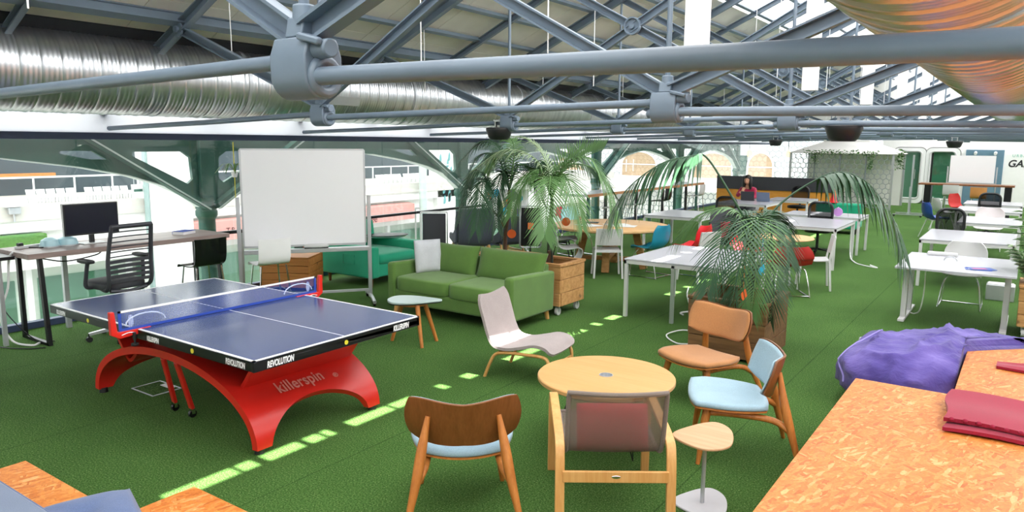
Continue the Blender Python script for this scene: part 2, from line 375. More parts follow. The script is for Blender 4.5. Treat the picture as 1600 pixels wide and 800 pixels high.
# right slope: milky translucent rooflight with a row of clear slots
def quad(b, x0, x1, y0, y1, dz=.15): b.add([roofpt(x0,y0,dz), roofpt(x1,y0,dz), roofpt(x1,y1,dz), roofpt(x0,y1,dz)], [(0,1,2,3)])
b = MB(); b2 = MB(); XE = 2.4; quad(b, -4.72, RID, Y0, Y1)
quad(b, RID, SLOT_X[0], Y0, Y1); quad(b, SLOT_X[1], XE, Y0, Y1); p = Y0
for (a, e) in segs:
    quad(b, SLOT_X[0], SLOT_X[1], p, a); quad(b2, SLOT_X[0], SLOT_X[1], a, e); p = e
quad(b, SLOT_X[0], SLOT_X[1], p, Y1)
struct(b.build('window_30', 'milky', smooth=False)); struct(b2.build('window_31', 'glass', smooth=False))
# glazing bars on the right slope, purlins on both
b = MB(); y = Y0+.3
while y < Y1:
    b.bar(roofpt(RID+.1,y,.12), roofpt(XE,y,.12), .035, .05); y += .7125
struct(b.build('trim_3', 'steel'))
n = 4
for x in (-8.6,-7.9,-7.26,-6.72,-6.18,-5.64,-5.1,-4.56,-4.02,-3.4,-2.5,-1.95,-.9,-.3,.4,1.2):
    b = MB(); big = x in (-7.26,)
    h_ = .09 if big else .05; z = zroof(x)+.06
    sg = 1 if x < RID else -1; ang = -math.atan(SL)*sg
    b.m = Matrix.Translation((x,0,z)) @ Matrix.Rotation(ang,4,'Y')
    b.box(-.028,Y0,-h_/2,.028,Y1,h_/2)
    if big: b.box(-.05,Y0,-h_/2-.012,.05,Y1,-h_/2); b.box(-.05,Y0,h_/2,.05,Y1,h_/2+.012)
    struct(b.build('trim_%d' % n, 'steel')); n += 1
b = MB(); b.box(RID-.06,Y0,ZR-.05,RID+.06,Y1,ZR+.09); struct(b.build('trim_%d' % n, 'steel'))
# ---------------------------------------------------------------- trusses
JX = [-5.17, -1.93]; JZ = 2.36
def chan(b, p0, p1, w=.085, d=.05):   # steel channel: web plus two flanges
    p0 = Vector(p0); p1 = Vector(p1); dr = (p1-p0).normalized(); a = Vector((0,1,0)); n_ = dr.cross(a)
    b.bar(p0, p1, .012, w, n_); 
    for sg in (-1,1): o_ = n_*(sg*(w/2-.006)) + a*(-d/2); b.bar(p0+o_, p1+o_, d, .012, n_)
def truss():
    t = thing('roof_truss', '', 'roof truss', (0,0,0), 0, 'grey iron roof trusses under the pitched roof')
    def rod(pts, r): m = MB(); m.tube(pts, r, 14); m.build('tie_rod', 'steel', t)
    rod([(-8.95,.02,2.25),(-7,.02,2.3),(JX[0]-.02,.02,JZ)], .026)
    rod([(JX[0]+.02,-.02,JZ-.035),(JX[1]-.02,.02,JZ+.02)], .026)
    rod([(JX[1]+.02,-.03,JZ-.04),(XR+.05,-.03,JZ-.09)], .028)
    for x in JX:
        m = MB(); m.m = Matrix.Translation((x,0,JZ-.005)); pr_ = []
        # cast shoe: rounded block, wedge keys and stub ends
        m.prism([(-.075,.03),(-.075,-.03)]+arc((0,-.03),.075,pi,2*pi,12)[1:]+[(.075,.03),(.055,.085),(-.055,.085)], -.085, .085, Matrix(((0,0,1,0),(1,0,0,0),(0,1,0,0),(0,0,0,1)))); m.tube([(.088,.05*math.cos(a),-.035+.05*math.sin(a)) for a in [2*pi*k/20 for k in range(20)]], .018, 8, True); m.prism([(-.05,.085),(.05,.085),(.035,.15),(-.035,.15)], -.04, .04, Matrix(((0,0,1,0),(1,0,0,0),(0,1,0,0),(0,0,0,1))))
        m.cyl((.06,-.02,.045),(.16,-.035,.045),.03,seg=14); m.cyl((-.06,.02,-.045),(-.14,.03,-.045),.028,seg=14)
        m.bar((.05,-.05,.085),(.15,-.07,.06),.05,.022,w1=.02);  m.cyl((0,0,.06),(0,0,.19),.042,.036,14)
        j = m.build('joint_shoe', 'steel', t, bev=.006)
        m = MB(); m.tube([(x,0,JZ+.15),(x,0,zroof(x)-.02)], .017, 12); m.build('hanger_rod', 'steel', t)
    xa, xb = JX; zt = zroof(xb)-.03
    for (x0, x1, y) in ((xa+.03, xb, -.03), (xb-.03, xa, .03)):
        m = MB(); m.m = Matrix.Translation((0,y,0)); chan(m, (x0,0,JZ+.09), (x1,0,zt)); m.build('diagonal', 'steel', t)
    for x0, x1 in ((xa-.03,-7.26),(xb+.03,.16)):
        m = MB(); chan(m, (x0,0,JZ+.09), (x1,0,zroof(x1)-.04)); m.build('diagonal', 'steel', t)
    xm = (xa+xb)/2; zm = (JZ+.09+zt)/2; m = MB(); m.m = Matrix.Translation((xm,-.05,zm)) @ Matrix.Rotation(pi/2,4,'X')
    m.lathe([(.0,.0),(.092,0),(.092,.045),(.078,.045),(.07,.02),(.03,.02),(.03,.05),(0,.05)], 28); m.build('boss', 'steel', t)
    for x0, x1 in ((-9.25,RID),(2.15,RID)):
        m = MB(); chan(m, (x0,0,zroof(x0)-.02), (x1,0,zroof(x1)-.02), .12, .07); m.build('rafter', 'steel', t)
    for x in (-7.26,.16):
        m = MB(); m.m = Matrix.Translation((x,-.04,zroof(x)-.04)) @ Matrix.Rotation(pi/2,4,'X'); m.lathe([(0,0),(.075,0),(.075,.02),(.035,.02),(.035,.05),(0,.05)], 16)
        m.build('gusset', 'steel', t)
    m = MB(); m.box(-1.83,-.01,2.62,-1.70,.09,zroof(-1.75)); m.build('white_post', 'white', t, bev=.004)
    for x in (-6.6,-4.1,-2.9):
        m = MB(); m.tube([(x,.1,zroof(x)),(x+.01,.1,2.75)], .005, 6); m.build('wire', 'white', t)
    return t
T0 = truss(); T0.location = (0,TR[1],0); T0['label'] = 'grey iron roof truss nearest the camera, its thick tie rod crossing the whole picture'
names = ['second', 'third', 'fourth', 'fifth', 'sixth', 'seventh', 'eighth', 'ninth', 'tenth', 'eleventh']
for k, y in enumerate(TR[2:]):
    dup(T0, (0,y,0), 0, 'grey iron roof truss, %s one back from the camera' % names[k])
# intermediate rafters between the trusses on the left slope
for k, y in enumerate(TR[1:-1]):
    m = MB(); y += 1.425; chan(m, (-9.25,y,zroof(-9.25)+.02), (RID,y,zroof(RID)+.02), .09, .05); struct(m.build('beam_%d' % (k+1), 'steel'))
# ---------------------------------------------------------------- ducts
def duct(x, z, r, y0, y1, label):
    t = thing('ventilation_duct', label, 'ventilation duct', (x,0,z)); m = MB(); pts = []; rs = []; y = y0
    while y < y1:
        for q in range(16): dy = .18*q/16; pts.append((0,y+dy,0)); rs.append(r+(.007 if q == 0 else .0022*math.sin(2*pi*q/4)))
        y += .18
    m.tube(pts, rs, 56); m.build('spiral_tube', 'duct', t, ang=60)
    for yy in [TR[1]+1.0+2.85*k for k in range(9)]:
        m = MB(); m.tube([(0,yy,0),(0,yy+.02,0),(0,yy+.04,0)], [r+.008]*3, 56); m.build('strap', 'alu', t)
    return t
dl = duct(-8.0, 2.80, .42, -2, 30, 'silver spiral ventilation duct along the left eaves above the glass wall')
for yy in (6.9, 14.0):
    m = MB(); m.m = Matrix.Rotation(R(20),4,'Y'); m.box(.405,yy-.3,-.06,.43,yy+.3,.06); m.build('vent_grille', 'alu', dl)
duct(-.27, 2.87, .42, -2, 30, 'silver spiral ventilation duct overhead at the right')
# ---------------------------------------------------------------- black drum lamps clamped to tie rods
def lamp(loc, label, sc=1):
    t = thing('spot_lamp', label, 'lamp', loc, 0, 'black drum lamps clamped under the tie rods')
    m = MB(); m.lathe([(0,-.085),(.10,-.085),(.128,-.06),(.15,.0),(.162,.03),(.158,.055),(.12,.06),(0,.06)], 28); m.build('housing', 'black', t)
    m = MB(); m.bar((-.05,0,.05),(-.05,0,.14),.02,.03); m.bar((.05,0,.05),(.05,0,.14),.02,.03); m.bar((-.07,0,.14),(.07,0,.14),.05,.025); m.build('clamp', 'chrome', t)
    if sc != 1: t.scale = (sc,)*3
    return t
lamp((-1.43,7.28,2.24), 'large black drum lamp under the third tie rod above the aisle')
lamp((-5.30,7.28,2.24), 'black drum lamp over the palm by the glass wall')
lamp((-5.2,18.65,2.18), 'small black drum lamp far back above the seated person')
lamp((-1.42,18.65,2.17), 'black drum lamp far back in front of the rounded pod doors')
# ---------------------------------------------------------------- outside the glass: ironwork and the gallery across the hall
M['slate'] = simple('slate wall', '#3e4a52', .7, 0, .25, 2); M['concrete'] = simple('pale concrete', '#c9c6c0', .8, 0, .1, 3)
M['shop'] = simple('shop front', '#c3ccc2', .5, 0, .3, 1.2); M['redaw'] = simple('faded red awning', '#cf9a95', .8); M['hedge'] = simple('clipped hedge', '#4f7b36', .9, 0, .5, 25, .6, 40)
M['brick'] = simple('tan brick', '#b39a80', .9, 0, .25, 14, .3, 30); M['teal'] = simple('teal print', '#5f9ea3', .6); M['redink'] = simple('dark red ink', '#5a1d1d', .6)
M['dgreen'] = simple('dark green shutter', '#1f4438', .5)
b = MB(); b.box(-40,-12,-3.4,-9.2,45,-3.2); struct(b.build('ground_hall', 'concrete'))
b = MB(); b.box(-20.2,-12,.62,-17,33,.76); b.box(-17.05,-12,.44,-16.95,33,.76); struct(b.build('slab_gallery', 'concrete'))
b = MB(); b.box(-17.2,-12,.2,-17.0,33,.44); b.box(-17.4,-12,-.62,-17.2,33,.2); struct(b.build('wall_gallery_fascia', 'plaster'))
b = MB(); b.box(-20.4,-12,.7,-20.2,33,3.2); struct(b.build('wall_gallery', 'slate'))
b = MB(); b.box(-17.9,-12,-3.2,-17.7,33,-.6); struct(b.build('wall_shopfront', 'shop'))
for k in range(12):
    b = MB(); y = -2+2.2*k; b.box(-17.72,y,-3.2,-17.6,y+.12,-.62); struct(b.build('trim_%d' % (40+k), 'white'))
    b = MB(); b.box(-17.70,y+.25,-3.0,-17.66,y+2.0,-.9); struct(b.build('window_%d' % (40+k), 'dglass'))
t = thing('gallery_railing', 'pale metal railing along the gallery across the hall', 'railing', (-17,0,.76))
b = MB(); b.bar((0,-11,.57),(0,32,.57),.05,.035); b.build('top_rail', 'white', t)
for k in range(46):
    b = MB(); y = 6.77-8+.81*k; b.bar((0,y,-.05),(0,y,.56),.028,.028); b.build('baluster', 'white', t)
ch = None; i = 0
for y0, n_ in ((6.1,1),(7.0,5),(8.2,5),(9.4,5),(17.3,6),(18.6,5),(20.4,3)):
    for k in range(n_):
        y = y0+.19*k*1.06
        if ch is None:
            ch = thing('gallery_chair', 'white chair in the row lined up on the gallery beyond the railing', 'chair', (-17.4,y,.76), R(-90), 'white chairs lined up on the gallery')
            b = MB(); b.m = Matrix.Translation((0,0,0)); b.grid(lambda u,v: ((u-.5)*.17,-.08+.16*v*(1 if v<.9 else 1),.22+.0*v),2,3,.02); b.grid(lambda u,v:((u-.5)*.17,-.08-.06*v,.22+.3*v),2,3,.02)
            ch.scale = (1,1,.55); b.build('shell', 'white', ch); b = MB()
            for sx in (-.07,.07):
                for sy in (-.08,.07): b.cyl((sx,sy,0),(sx,sy,.22),.008,seg=6)
            b.build('leg_frame', 'alu', ch)
        else: dup(ch, (-17.4,y,.76), R(-90), scale=(1,1,.55))
b = MB(); b.box(-19.9,7.0,1.2,-19.75,8.5,1.3); tag(b.build('wooden_shelf', 'pine'), 'long wooden shelf on the slate wall of the gallery', 'shelf')
t = thing('floodlight', 'grey floodlight on a short post at the gallery edge', 'floodlight', (-16.9,6.42,.44))
b = MB(); b.box(-.05,-.1,.16,.05,.12,.3); b.build('lamp_head', 'alu', t, bev=.01); b = MB(); b.cyl((0,0,0),(0,0,.16),.02); b.build('post', 'alu', t); b = MB(); b.box(-.08,-.16,.31,.08,.16,.36); b.build('hood', 'white', t)
t = thing('hanging_sign', 'white and green sign hanging over the gallery', 'sign', (-16.95,9.03,1.0)); b = MB(); b.box(-.02,-.14,-.1,.02,.14,.1); b.build('panel', 'white', t)
b = MB(); b.box(.02,-.1,-.07,.025,.1,-.01); b.build('green_band', 'green', t); b = MB(); b.bar((0,-.08,.1),(0,-.08,.3),.015,.015); b.bar((0,.06,.1),(0,.06,.3),.015,.015); b.build('hanger', 'alu', t)
b = MB(); b.box(-17.3,9.2,-3.2,-16.6,10.17,2.6); tag(b.build('display_column', 'plaster', bev=.02), 'tall white display column left of the green iron pillar', 'column')
b = MB(); b.box(-16.9,9.14,-3.2,-16.75,9.19,2.6); tag(b.build('column_edge', simple('grey green edge','#9db3b2',.5)), 'thin teal strip on the left edge of the white display column', 'strip')
t = thing('poster_column', 'white column with teal and black abstract poster', 'column', (-17.1,20.2,0)); b = MB(); b.box(-.3,-.5,-3.2,.1,.5,2.6); b.build('body', 'plaster', t)
b = MB(); random.seed(3)
for k in range(14):
    y = random.uniform(-.42,.35); z = random.uniform(-.1,1.7); b.prism(smooth_poly([(y,z),(y+.12,z+.05),(y+.1,z+.3),(y+.02,z+.22)],3), 0, .008, face((.1,0,0),(0,1,0),(0,0,1)))
b.build('poster_shapes', 'teal', t)
t = thing('awning', 'faded red awning band with lettering across the hall', 'awning', (-16.85,0,0)); b = MB(); b.prism([(0,-.42),(.03,-.42),(.03,.08),(-.25,.12),(-.25,.05),(0,.05)], -10.25, -18.3, Matrix.Rotation(pi/2,4,'X')); b.build('canopy', 'redaw', t)
text('lettering', 'TRAVEL', .2, 'redink', t, face((.035,11.62,-.18),(0,1,0),(0,0,1)), .002, spacing=1.35)
text('lettering', 'coffee', .3, 'redink', t, face((.035,16.2,-.3),(0,1,0),(0,0,1)), .002)
b = MB(); b.box(-17.1,5.0,-.14,-16.8,6.97,.17); tag(b.build('hedge_planter', 'hedge', bev=.03), 'clipped green hedge strip below the white fascia across the hall', 'hedge')
b = MB(); b.cyl((-16.7,18.6,-3.2),(-16.7,18.6,2.6),.13,seg=20); struct(b.build('column_gallery', simple('pale green column','#b9c9c2',.5)))
t = thing('tree_column', 'white branching roof column far behind the green arch', 'column', (-22,11.5,.7)); b = MB(); b.cyl((0,0,0),(0,0,1.2),.09)
for dy in (-1.3,-.5,.5,1.4): b.bar((0,0,1.1),(0,dy,2.1),.1,.08)
b.build('branches', 'white', t)
b = MB(); b.box(-26,-12,-3.2,-25.8,45,2.0); struct(b.build('wall_hall_end', 'concrete'))
b = MB(); b.add([(-41,-14,3.25),(-8.95,-14,3.25),(-8.95,Y1+.25,3.25),(-41,Y1+.25,3.25)],[(0,1,2,3)]); b.add([(-41,Y1+.25,3.25),(4,Y1+.25,3.25),(4,46,3.25),(-41,46,3.25)],[(0,1,2,3)]); struct(b.build('ceiling_hall', 'milkyhall', smooth=False))
# iron arcade: pillar plus spandrel girder per bay
PY = [6.1+5.78*k for k in range(-1,5)]
def arcade(y, idx, label):
    t = thing('iron_arch_bay', label, 'iron arch', (-9.62,y,0), 0, 'green iron arcade beyond the glass')
    b = MB(); b.cyl((0,0,-3.2),(0,0,1.2),.115,seg=20); b.lathe([(.115,.3),(.13,.32),(.13,.36),(.115,.38)],20); b.lathe([(.115,1.0),(.15,1.06),(.15,1.12),(.115,1.18)],20); b.build('column', 'green', t)
    b = MB(); b.box(-.1,-.115,1.15,.1,.115,2.3); b.build('pier', 'green', t, bev=.01)
    L = 5.78
    arch = [(.1,1.18),(.35,1.36),(.68,1.52),(1.12,1.66),(1.7,1.78),(2.2,1.85),(2.55,1.9),(L/2,1.915)]
    arch = arch + [(L-a, z) for a, z in reversed(arch[:-1])]
    arch = [(min(a, L-.118), z) for a, z in arch]; out = [(.1,1.14)] + arch + [(L-.118,1.14),(L-.118,2.3),(.1,2.3)]
    h1 = [(.2,1.58),(.28,1.52),(1.03,1.91),(1.02,1.965),(.34,1.965),(.22,1.88)]
    h2 = [(1.36,1.87),(1.57,1.875),(1.92,1.95),(1.9,1.98),(1.53,1.98)]
    holes = [h1, h2, [(L-a, z) for a, z in reversed(h1)], [(L-a, z) for a, z in reversed(h2)]]
    # the girder runs from this pillar to the previous one (-y)
    mt = Matrix(((0,0,1,0),(-1,0,0,0),(0,1,0,0),(0,0,0,1)))
    plate('spandrel', [out]+holes, .06, mt, 'green', t)
    b = MB(); b.grid(lambda u, v: (-.09+.18*v, -arch[min(int(u*14+.5),14)][0], arch[min(int(u*14+.5),14)][1]), 14, 1, .012); b.build('arch_flange', 'edge', t)
    for s_ in (0, 1):
        f = (lambda q: -q) if not s_ else (lambda q: -(L-q))
        b = MB(); b.bar((.14,f(.08),1.2),(.14,f(1.66),2.18),.14,.09); b.build('brace', 'green', t)
        b = MB(); b.bar((.215,f(.06),1.16),(.215,f(1.62),2.13),.012,.02); b.build('brace_edge', 'edge', t)
    return t
ab = ['pillar nearest the camera, mostly out of the picture', 'green iron pillar and pierced arch behind the computer desk', 'green iron pillar and arch behind the dark wing chair', 'green iron pillar and arch beyond the round oak table', 'green iron pillar and arch beyond the long bar counter', 'green iron pillar and arch farthest along the glass wall']
A0 = arcade(PY[1], 1, ab[1])
for k in (2,3,4,5): dup(A0, (-9.62,PY[k],0), 0, ab[k])
# ---------------------------------------------------------------- far end
b = MB(); b.box(-4.75,Y1,0,XR,Y1+.2,2.4); struct(b.build('wall_far', 'plaster'))
b = MB(); b.prism([(-9.3,2.4),(XR+.3,2.4),(RID,ZR+.2)], -Y1-.2, -Y1-.05, Matrix.Rotation(pi/2,4,'X')); struct(b.build('wall_far_gable', 'plaster'))
for k in range(3):
    b = MB(); b.box(-9.1+1.45*k,Y1,.05,-7.66+1.45*k,Y1+.015,2.38); struct(b.build('window_%d' % (32+k), 'glass', smooth=False))
M['hex'] = None
def hexmat():
    t = NT('white honeycomb facade'); d = hexdist(t, (0, 2), 3.6)
    t.pbsdf(t.ramp(d, [(.40, '#e4e4e2'), (.47, '#868f94')]), .6); return t.m
M['hex'] = hexmat()
b = MB(); b.box(-34,36,-3.2,-4,36.3,3.0); struct(b.build('wall_facade', 'hex'))
b = MB(); b.box(-34,35.2,-.2,-4,36,.45); struct(b.build('slab_terrace', 'plaster'))
for (xc, hw, zt) in ((-13.0,1.0,1.72),(-10.65,.62,1.75),(-17.0,1.0,1.72),(-21,1.0,1.72)):
    pl_ = [(xc-hw,.45)]+[(xc-hw*math.cos(pi*i/12), 1.05+(zt-1.05)*math.sin(pi*i/12)) for i in range(13)]+[(xc+hw,.45)]
    t = thing('arched_window', 'arched opening with tan blind in the white facade, %s' % {-13.0:'behind the palm fronds',-10.65:'right of the green shutter',-17.0:'second from the glass corner',-21:'farthest to the side'}[xc], 'window', (0,35.98,0))
    b = MB(); b.prism(pl_, 0, .1, Matrix.Rotation(pi/2,4,'X')); b.build('opening', 'brick', t)
    pts = [(x,-.1,z) for x,z in pl_]; b = MB(); b.tube(pts, .05, 6); b.bar((xc-hw,-.1,1.05),(xc+hw,-.1,1.05),.06,.05); b.build('window_frame', 'white', t)
b = MB(); b.box(-11.92,35.8,.68,-11.32,35.98,1.6); tag(b.build('window_shutter', 'dgreen', bev=.02), 'dark green shutter on the white honeycomb facade', 'shutter')
M['warm'] = None
t = NT('warm lamp'); e = t.n('ShaderNodeEmission', _Strength=3.0); e.inputs[0].default_value = lin('#ffd28a'); t.l(e.outputs[0], t.out.inputs[0]); M['warm'] = t.m
for x, lb in ((-10.75,'warm glowing bulb hanging before the tan arch'),(-9.0,'warm glowing bulb hanging beside the white gazebo')):
    t = thing('hanging_bulb', lb, 'bulb', (x,34.4,1.72)); b = MB(); b.ell((0,0,0),(.11,.11,.17)); b.build('globe', 'warm', t); b = MB(); b.cyl((0,0,.15),(0,0,1.2),.012,seg=6); b.build('cable', 'black', t)
# pods: rounded door frames on the far wall
def pod(x, label):
    t = thing('pod_door', label, 'door', (x,Y1-.02,0)); 
    out = rrect(-.54,.0,.54,2.05,.2); inn = rrect(-.37,.2,.37,1.9,.1)
    mt = Matrix.Rotation(pi/2,4,'X'); mt.translation = (0,-.11,0); plate('outer_frame', [out, inn], .22, mt, 'white', t)
    b = MB(); b.tube([(p[0]*1.02,-.23,p[1]) for p in rrect(-.40,.17,.40,1.93,.12)], .03, 8, True); b.build('inner_frame', 'wframe', t)
    b = MB(); b.box(-.38,-.06,.19,.38,-.045,1.91); b.build('pane', 'dglass', t)
    b = MB(); b.box(-.38,-.03,.19,.38,-.02,1.91); b.build('dark_interior', simple('green room behind glass','#a3b8ac',.6), t)
    b = MB(); b.box(-.36,-.12,.2,-.31,-.06,1.9); b.build('hinge_stile', 'black', t); b = MB(); b.tube([(p[0],-.10,p[1]+.0) for p in rrect(-.545,.015,.545,2.06,.2)], .022, 6, True); b.build('outline_shade', simple('grey outline shade','#6b6b6a',.7), t)  # grey line stands in for the shade around the door frame
    b = MB(); b.bar((.22,-.12,.9),(.22,-.12,1.25),.03,.03); b.build('handle', 'chrome', t); return t
pod(-3.79, 'white rounded pod door beside the gazebo'); pod(-2.7, 'white rounded pod door behind the far standing table')
M['bluedoor'] = simple('blue grey door', '#5f7f92', .5)
b = MB(); b.box(-2.0,Y1-.06,0,-.84,Y1+.01,2.0); dd = struct(b.build('door_1', 'bluedoor', bev=.01))
for x in (-1.7,-1.1):
    t = thing('wall_spotlight', 'small spotlight over the blue door, %s' % ('left one' if x < -1.5 else 'right one'), 'lamp', (x,Y1-.1,1.9)); b = MB(); b.cyl((0,.03,0),(0,-.12,-.04),.05); b.build('lamp_head', 'white', t); b = MB(); b.box(-.03,.0,-.02,.03,.05,.04); b.build('bracket', 'alu', t)
M['sage'] = simple('pale teal ink', '#8fbfb0', .6)
t = thing('wall_lettering', 'hand painted black word on the far white wall', 'lettering', (-.72,Y1-.006,1.52)); text('word', 'GARDEN', .34, 'black', t, face((0,0,0),(1,0,0),(0,0,1)), .003, .25, .008, .95, 'LEFT')
t = thing('wall_lettering', 'small pale teal word above the painted word', 'lettering', (-.6,Y1-.006,1.80)); text('word', 'URBAN', .13, 'sage', t, face((0,0,0),(1,0,0),(0,0,1)), .003, 0, .002, 1, 'LEFT', 1.4)
# gazebo
M['canvas'] = simple('white canvas', '#eceae6', .8, 0, .03); M['leafg'] = simple('ivy leaf', '#4f7d3a', .7, 0, .4, 30)
g = thing('gazebo', 'white gazebo with a peaked canvas roof and leafy garland', 'gazebo', (-5.35,28.3,0))
hx, hy = 1.62, 1.3
for sx in (-1,1):
    for sy in (-1,1):
        b = MB(); b.bar((sx*hx,sy*hy,0),(sx*hx,sy*hy,1.86),.07,.07); b.build('post', 'alu', g)
for sx in (-.5,0,.5):
    b = MB(); b.bar((sx*hx,-hy,0),(sx*hx,-hy,1.86),.045,.045); b.build('mullion', simple('grey mullion','#7c8286',.5), g)
b = MB(); v = [(-hx-.1,-hy-.1,1.84),(hx+.1,-hy-.1,1.84),(hx+.1,hy+.1,1.84),(-hx-.1,hy+.1,1.84),(-.75,-.5,2.24),(.75,-.5,2.24),(.75,.5,2.24),(-.75,.5,2.24)]
b.add(v, [(0,3,2,1),(4,5,6,7),(0,1,5,4),(1,2,6,5),(2,3,7,6),(3,0,4,7)]); b.box(-.75,-.5,2.24,.75,.5,2.3); b.build('roof_canvas', 'canvas', g, bev=.02, smooth=False)
def wire():
    t = NT('honeycomb wire'); hd = hexdist(t, (0, 2), 5.5)
    d = t.n('ShaderNodeBsdfDiffuse'); d.inputs[0].default_value = (.32,.34,.35,1); tr = t.n('ShaderNodeBsdfTransparent'); mx = t.n('ShaderNodeMixShader')
    lt = t.n('ShaderNodeMath', operation='GREATER_THAN'); lt.inputs[1].default_value = .44; t.l(hd, lt.inputs[0])
    t.l(lt.outputs[0], mx.inputs[0]); t.l(tr.outputs[0], mx.inputs[1]); t.l(d.outputs[0], mx.inputs[2]); t.l(mx.outputs[0], t.out.inputs[0]); return t.m
M['wire'] = wire()
for k in range(4):
    b = MB(); x0 = -hx+k*hx/2; b.box(x0+.03,-hy-.004,.05,x0+hx/2-.03,-hy+.004,1.82); b.build('wire_panel', 'wire', g)
b = MB(); b.box(-hx,hy-.02,0,hx,hy,1.84); b.build('rear_panel', 'canvas', g)
b = MB(); random.seed(5)
def leafcloud(b, n, fn, s=.05):
    for k in range(n):
        p = Vector(fn()); a = random.uniform(0,6.28); e = random.uniform(-.8,.8); d = Vector((math.cos(a),math.sin(a),e)).normalized()*s*random.uniform(.6,1.4); q = d.cross(Vector((random.random(),random.random(),1))).normalized()*s*.4
        b.add([p, p+d*.5+q, p+d, p+d*.5-q], [(0,1,2,3)])
leafcloud(b, 260, lambda: (random.uniform(-hx*.72,hx*.75), -hy-.1+random.uniform(-.05,.03), 1.88+random.uniform(-.06,.07)), .07)
leafcloud(b, 60, lambda: (.95+random.uniform(-.06,.06), -hy-.08, 1.4+random.uniform(-.1,.4)), .07); leafcloud(b, 70, lambda: (-.8+random.uniform(-.15,.2), -hy-.08, 1.6+random.uniform(-.1,.3)), .07)
leafcloud(b, 120, lambda: (hx+.2+random.uniform(-.1,.1), -hy-.05, 1.75+random.uniform(-.4,.25)), .08)
b.build('garland', 'leafg', g)['kind'] = 'stuff'
# osb bench with dark backrest and the seat wall in front
g = thing('booth_bench', 'long orange chipboard bench with a dark grey back rail', 'bench', (-6.1,21.7,0))
b = MB(); b.box(-1.6,0,.04,1.66,.55,.84); b.build('chipboard_front', wood('orange chipboard','#d8892e','#eba846',1.5,.5,0), g, bev=.006); b = MB(); b.box(-1.6,-.03,.82,1.66,.0,1.2); b.box(-1.6,.0,.82,1.66,.03,1.2); b.build('backrest', simple('charcoal board','#3a3a40',.7), g, bev=.008)
b = MB(); b.box(-1.6,.02,0,1.66,.5,.05); b.build('plinth', 'black', g)
# ---------------------------------------------------------------- table tennis table
M['ttblue'] = simple('blue table top', '#3d4a74', .2, 0, .05); M['line'] = simple('white line paint', '#f2f2f6', .4); M['red'] = simple('glossy red paint', '#d3281f', .3, 0, .05)
M['apron'] = simple('black apron', '#15161a', .35); M['netblue'] = simple('blue net tape', '#2848a8', .6); M['yellow'] = simple('yellow sticker', '#e0d23a', .5); M['pinkish'] = simple('pale red lettering', '#e69a90', .5)
tt = thing('table_tennis_table', 'blue table tennis table on a red arched base', 'table tennis table', (-5.22,3.465,0))
L2, W2 = 1.37, .7625
for s_ in (-1,1):
    x0, x1 = (-L2, -.004) if s_ < 0 else (.004, L2)
    b = MB(); b.box(x0+.004,-W2+.004,.735,x1-.004,W2-.004,.760); tp = b.build('tabletop', 'ttblue', tt, bev=.002)
    b = MB(); lw = .02; z0, z1 = .7602, .7612; xe = x0 if s_ < 0 else x1; b.box(min(xe,xe-s_*lw),-W2,z0-.004,max(xe,xe-s_*lw),W2,z1)
    b.box(x0,-W2,z0-.004,x1,-W2+lw,z1); b.box(x0,W2-lw,z0-.004,x1,W2,z1); b.box(x0,-.0035,z0,x1,.0035,z1); b.build('boundary_lines', 'line', tp, smooth=False)
    b = MB(); b.box(x0,-W2,.688,x1,-W2+.03,.752); b.box(x0,W2-.03,.688,x1,W2,.752); b.box(min(xe,xe-s_*.03),-W2,.688,max(xe,xe-s_*.03),W2,.752); b.box(x0,-W2+.03,.70,x1,W2-.03,.734)
    ap = b.build('apron', 'apron', tt, bev=.003)
    if s_ > 0:
        text('lettering', 'KILLERSPIN', .05, 'line', ap, face((.21,-W2-.001,.712),(1,0,0),(0,0,1)), .0005, .15, .002, .62)
        text('lettering', 'REVOLUTION', .055, 'line', ap, face((1.18,-W2-.001,.714),(1,0,0),(0,0,1)), .0005, .15, .002, .60)
        text('lettering', 'REVOLUTION', .058, 'line', ap, face((L2+.001,-.56,.714),(0,1,0),(0,0,1)), .0005, .2, .002, .58)
        text('lettering', 'KILLERSPIN', .058, 'line', ap, face((L2+.001,.555,.716),(0,1,0),(0,0,1)), .0005, .2, .002, .58)
        b = MB(); b.cyl((.70,-W2-.002,.715),(.70,-W2+.002,.715),.017,seg=18); b.cyl((L2-.002,0,.717),(L2+.002,0,.717),.017,seg=18); b.build('sticker', 'yellow', ap)
    else:
        text('lettering', 'KILLERSPIN', .05, 'line', ap, face((-1.18,-W2-.001,.712),(1,0,0),(0,0,1)), .0005, .15, .002, .60)
        b = MB(); b.cyl((-.73,-W2-.002,.715),(-.73,-W2+.002,.715),.017,seg=18); b.build('sticker', 'yellow', ap)
HA = .575
def archpt(phi, y):
    c_ = math.cos(phi); s_ = max(0, math.sin(phi)); return Vector((-1.075*math.copysign(abs(c_)**1.0, c_), y, .03+.49*s_**.92))
def zb(y):
    q = abs(y)/(HA-.13); return .035 if q >= 1 else .035+.215*math.sqrt(1-q*q)
def phib(y):
    lo, hi = 0, pi/2
    for _ in range(30):
        m_ = (lo+hi)/2
        if archpt(m_, 0).z < zb(y): lo = m_
        else: hi = m_
    return lo
def shell(u, v):
    t_ = 2*v-1; y = HA*math.copysign(abs(t_)**.8, t_); p0 = phib(y); ph = p0 + (pi-2*p0)*u; fl = 1+.0*abs(t_); return archpt(ph, y)
b = MB(); b.grid(shell, 56, 40, .058); base = b.build('arch_base', 'red', tt, ang=50)
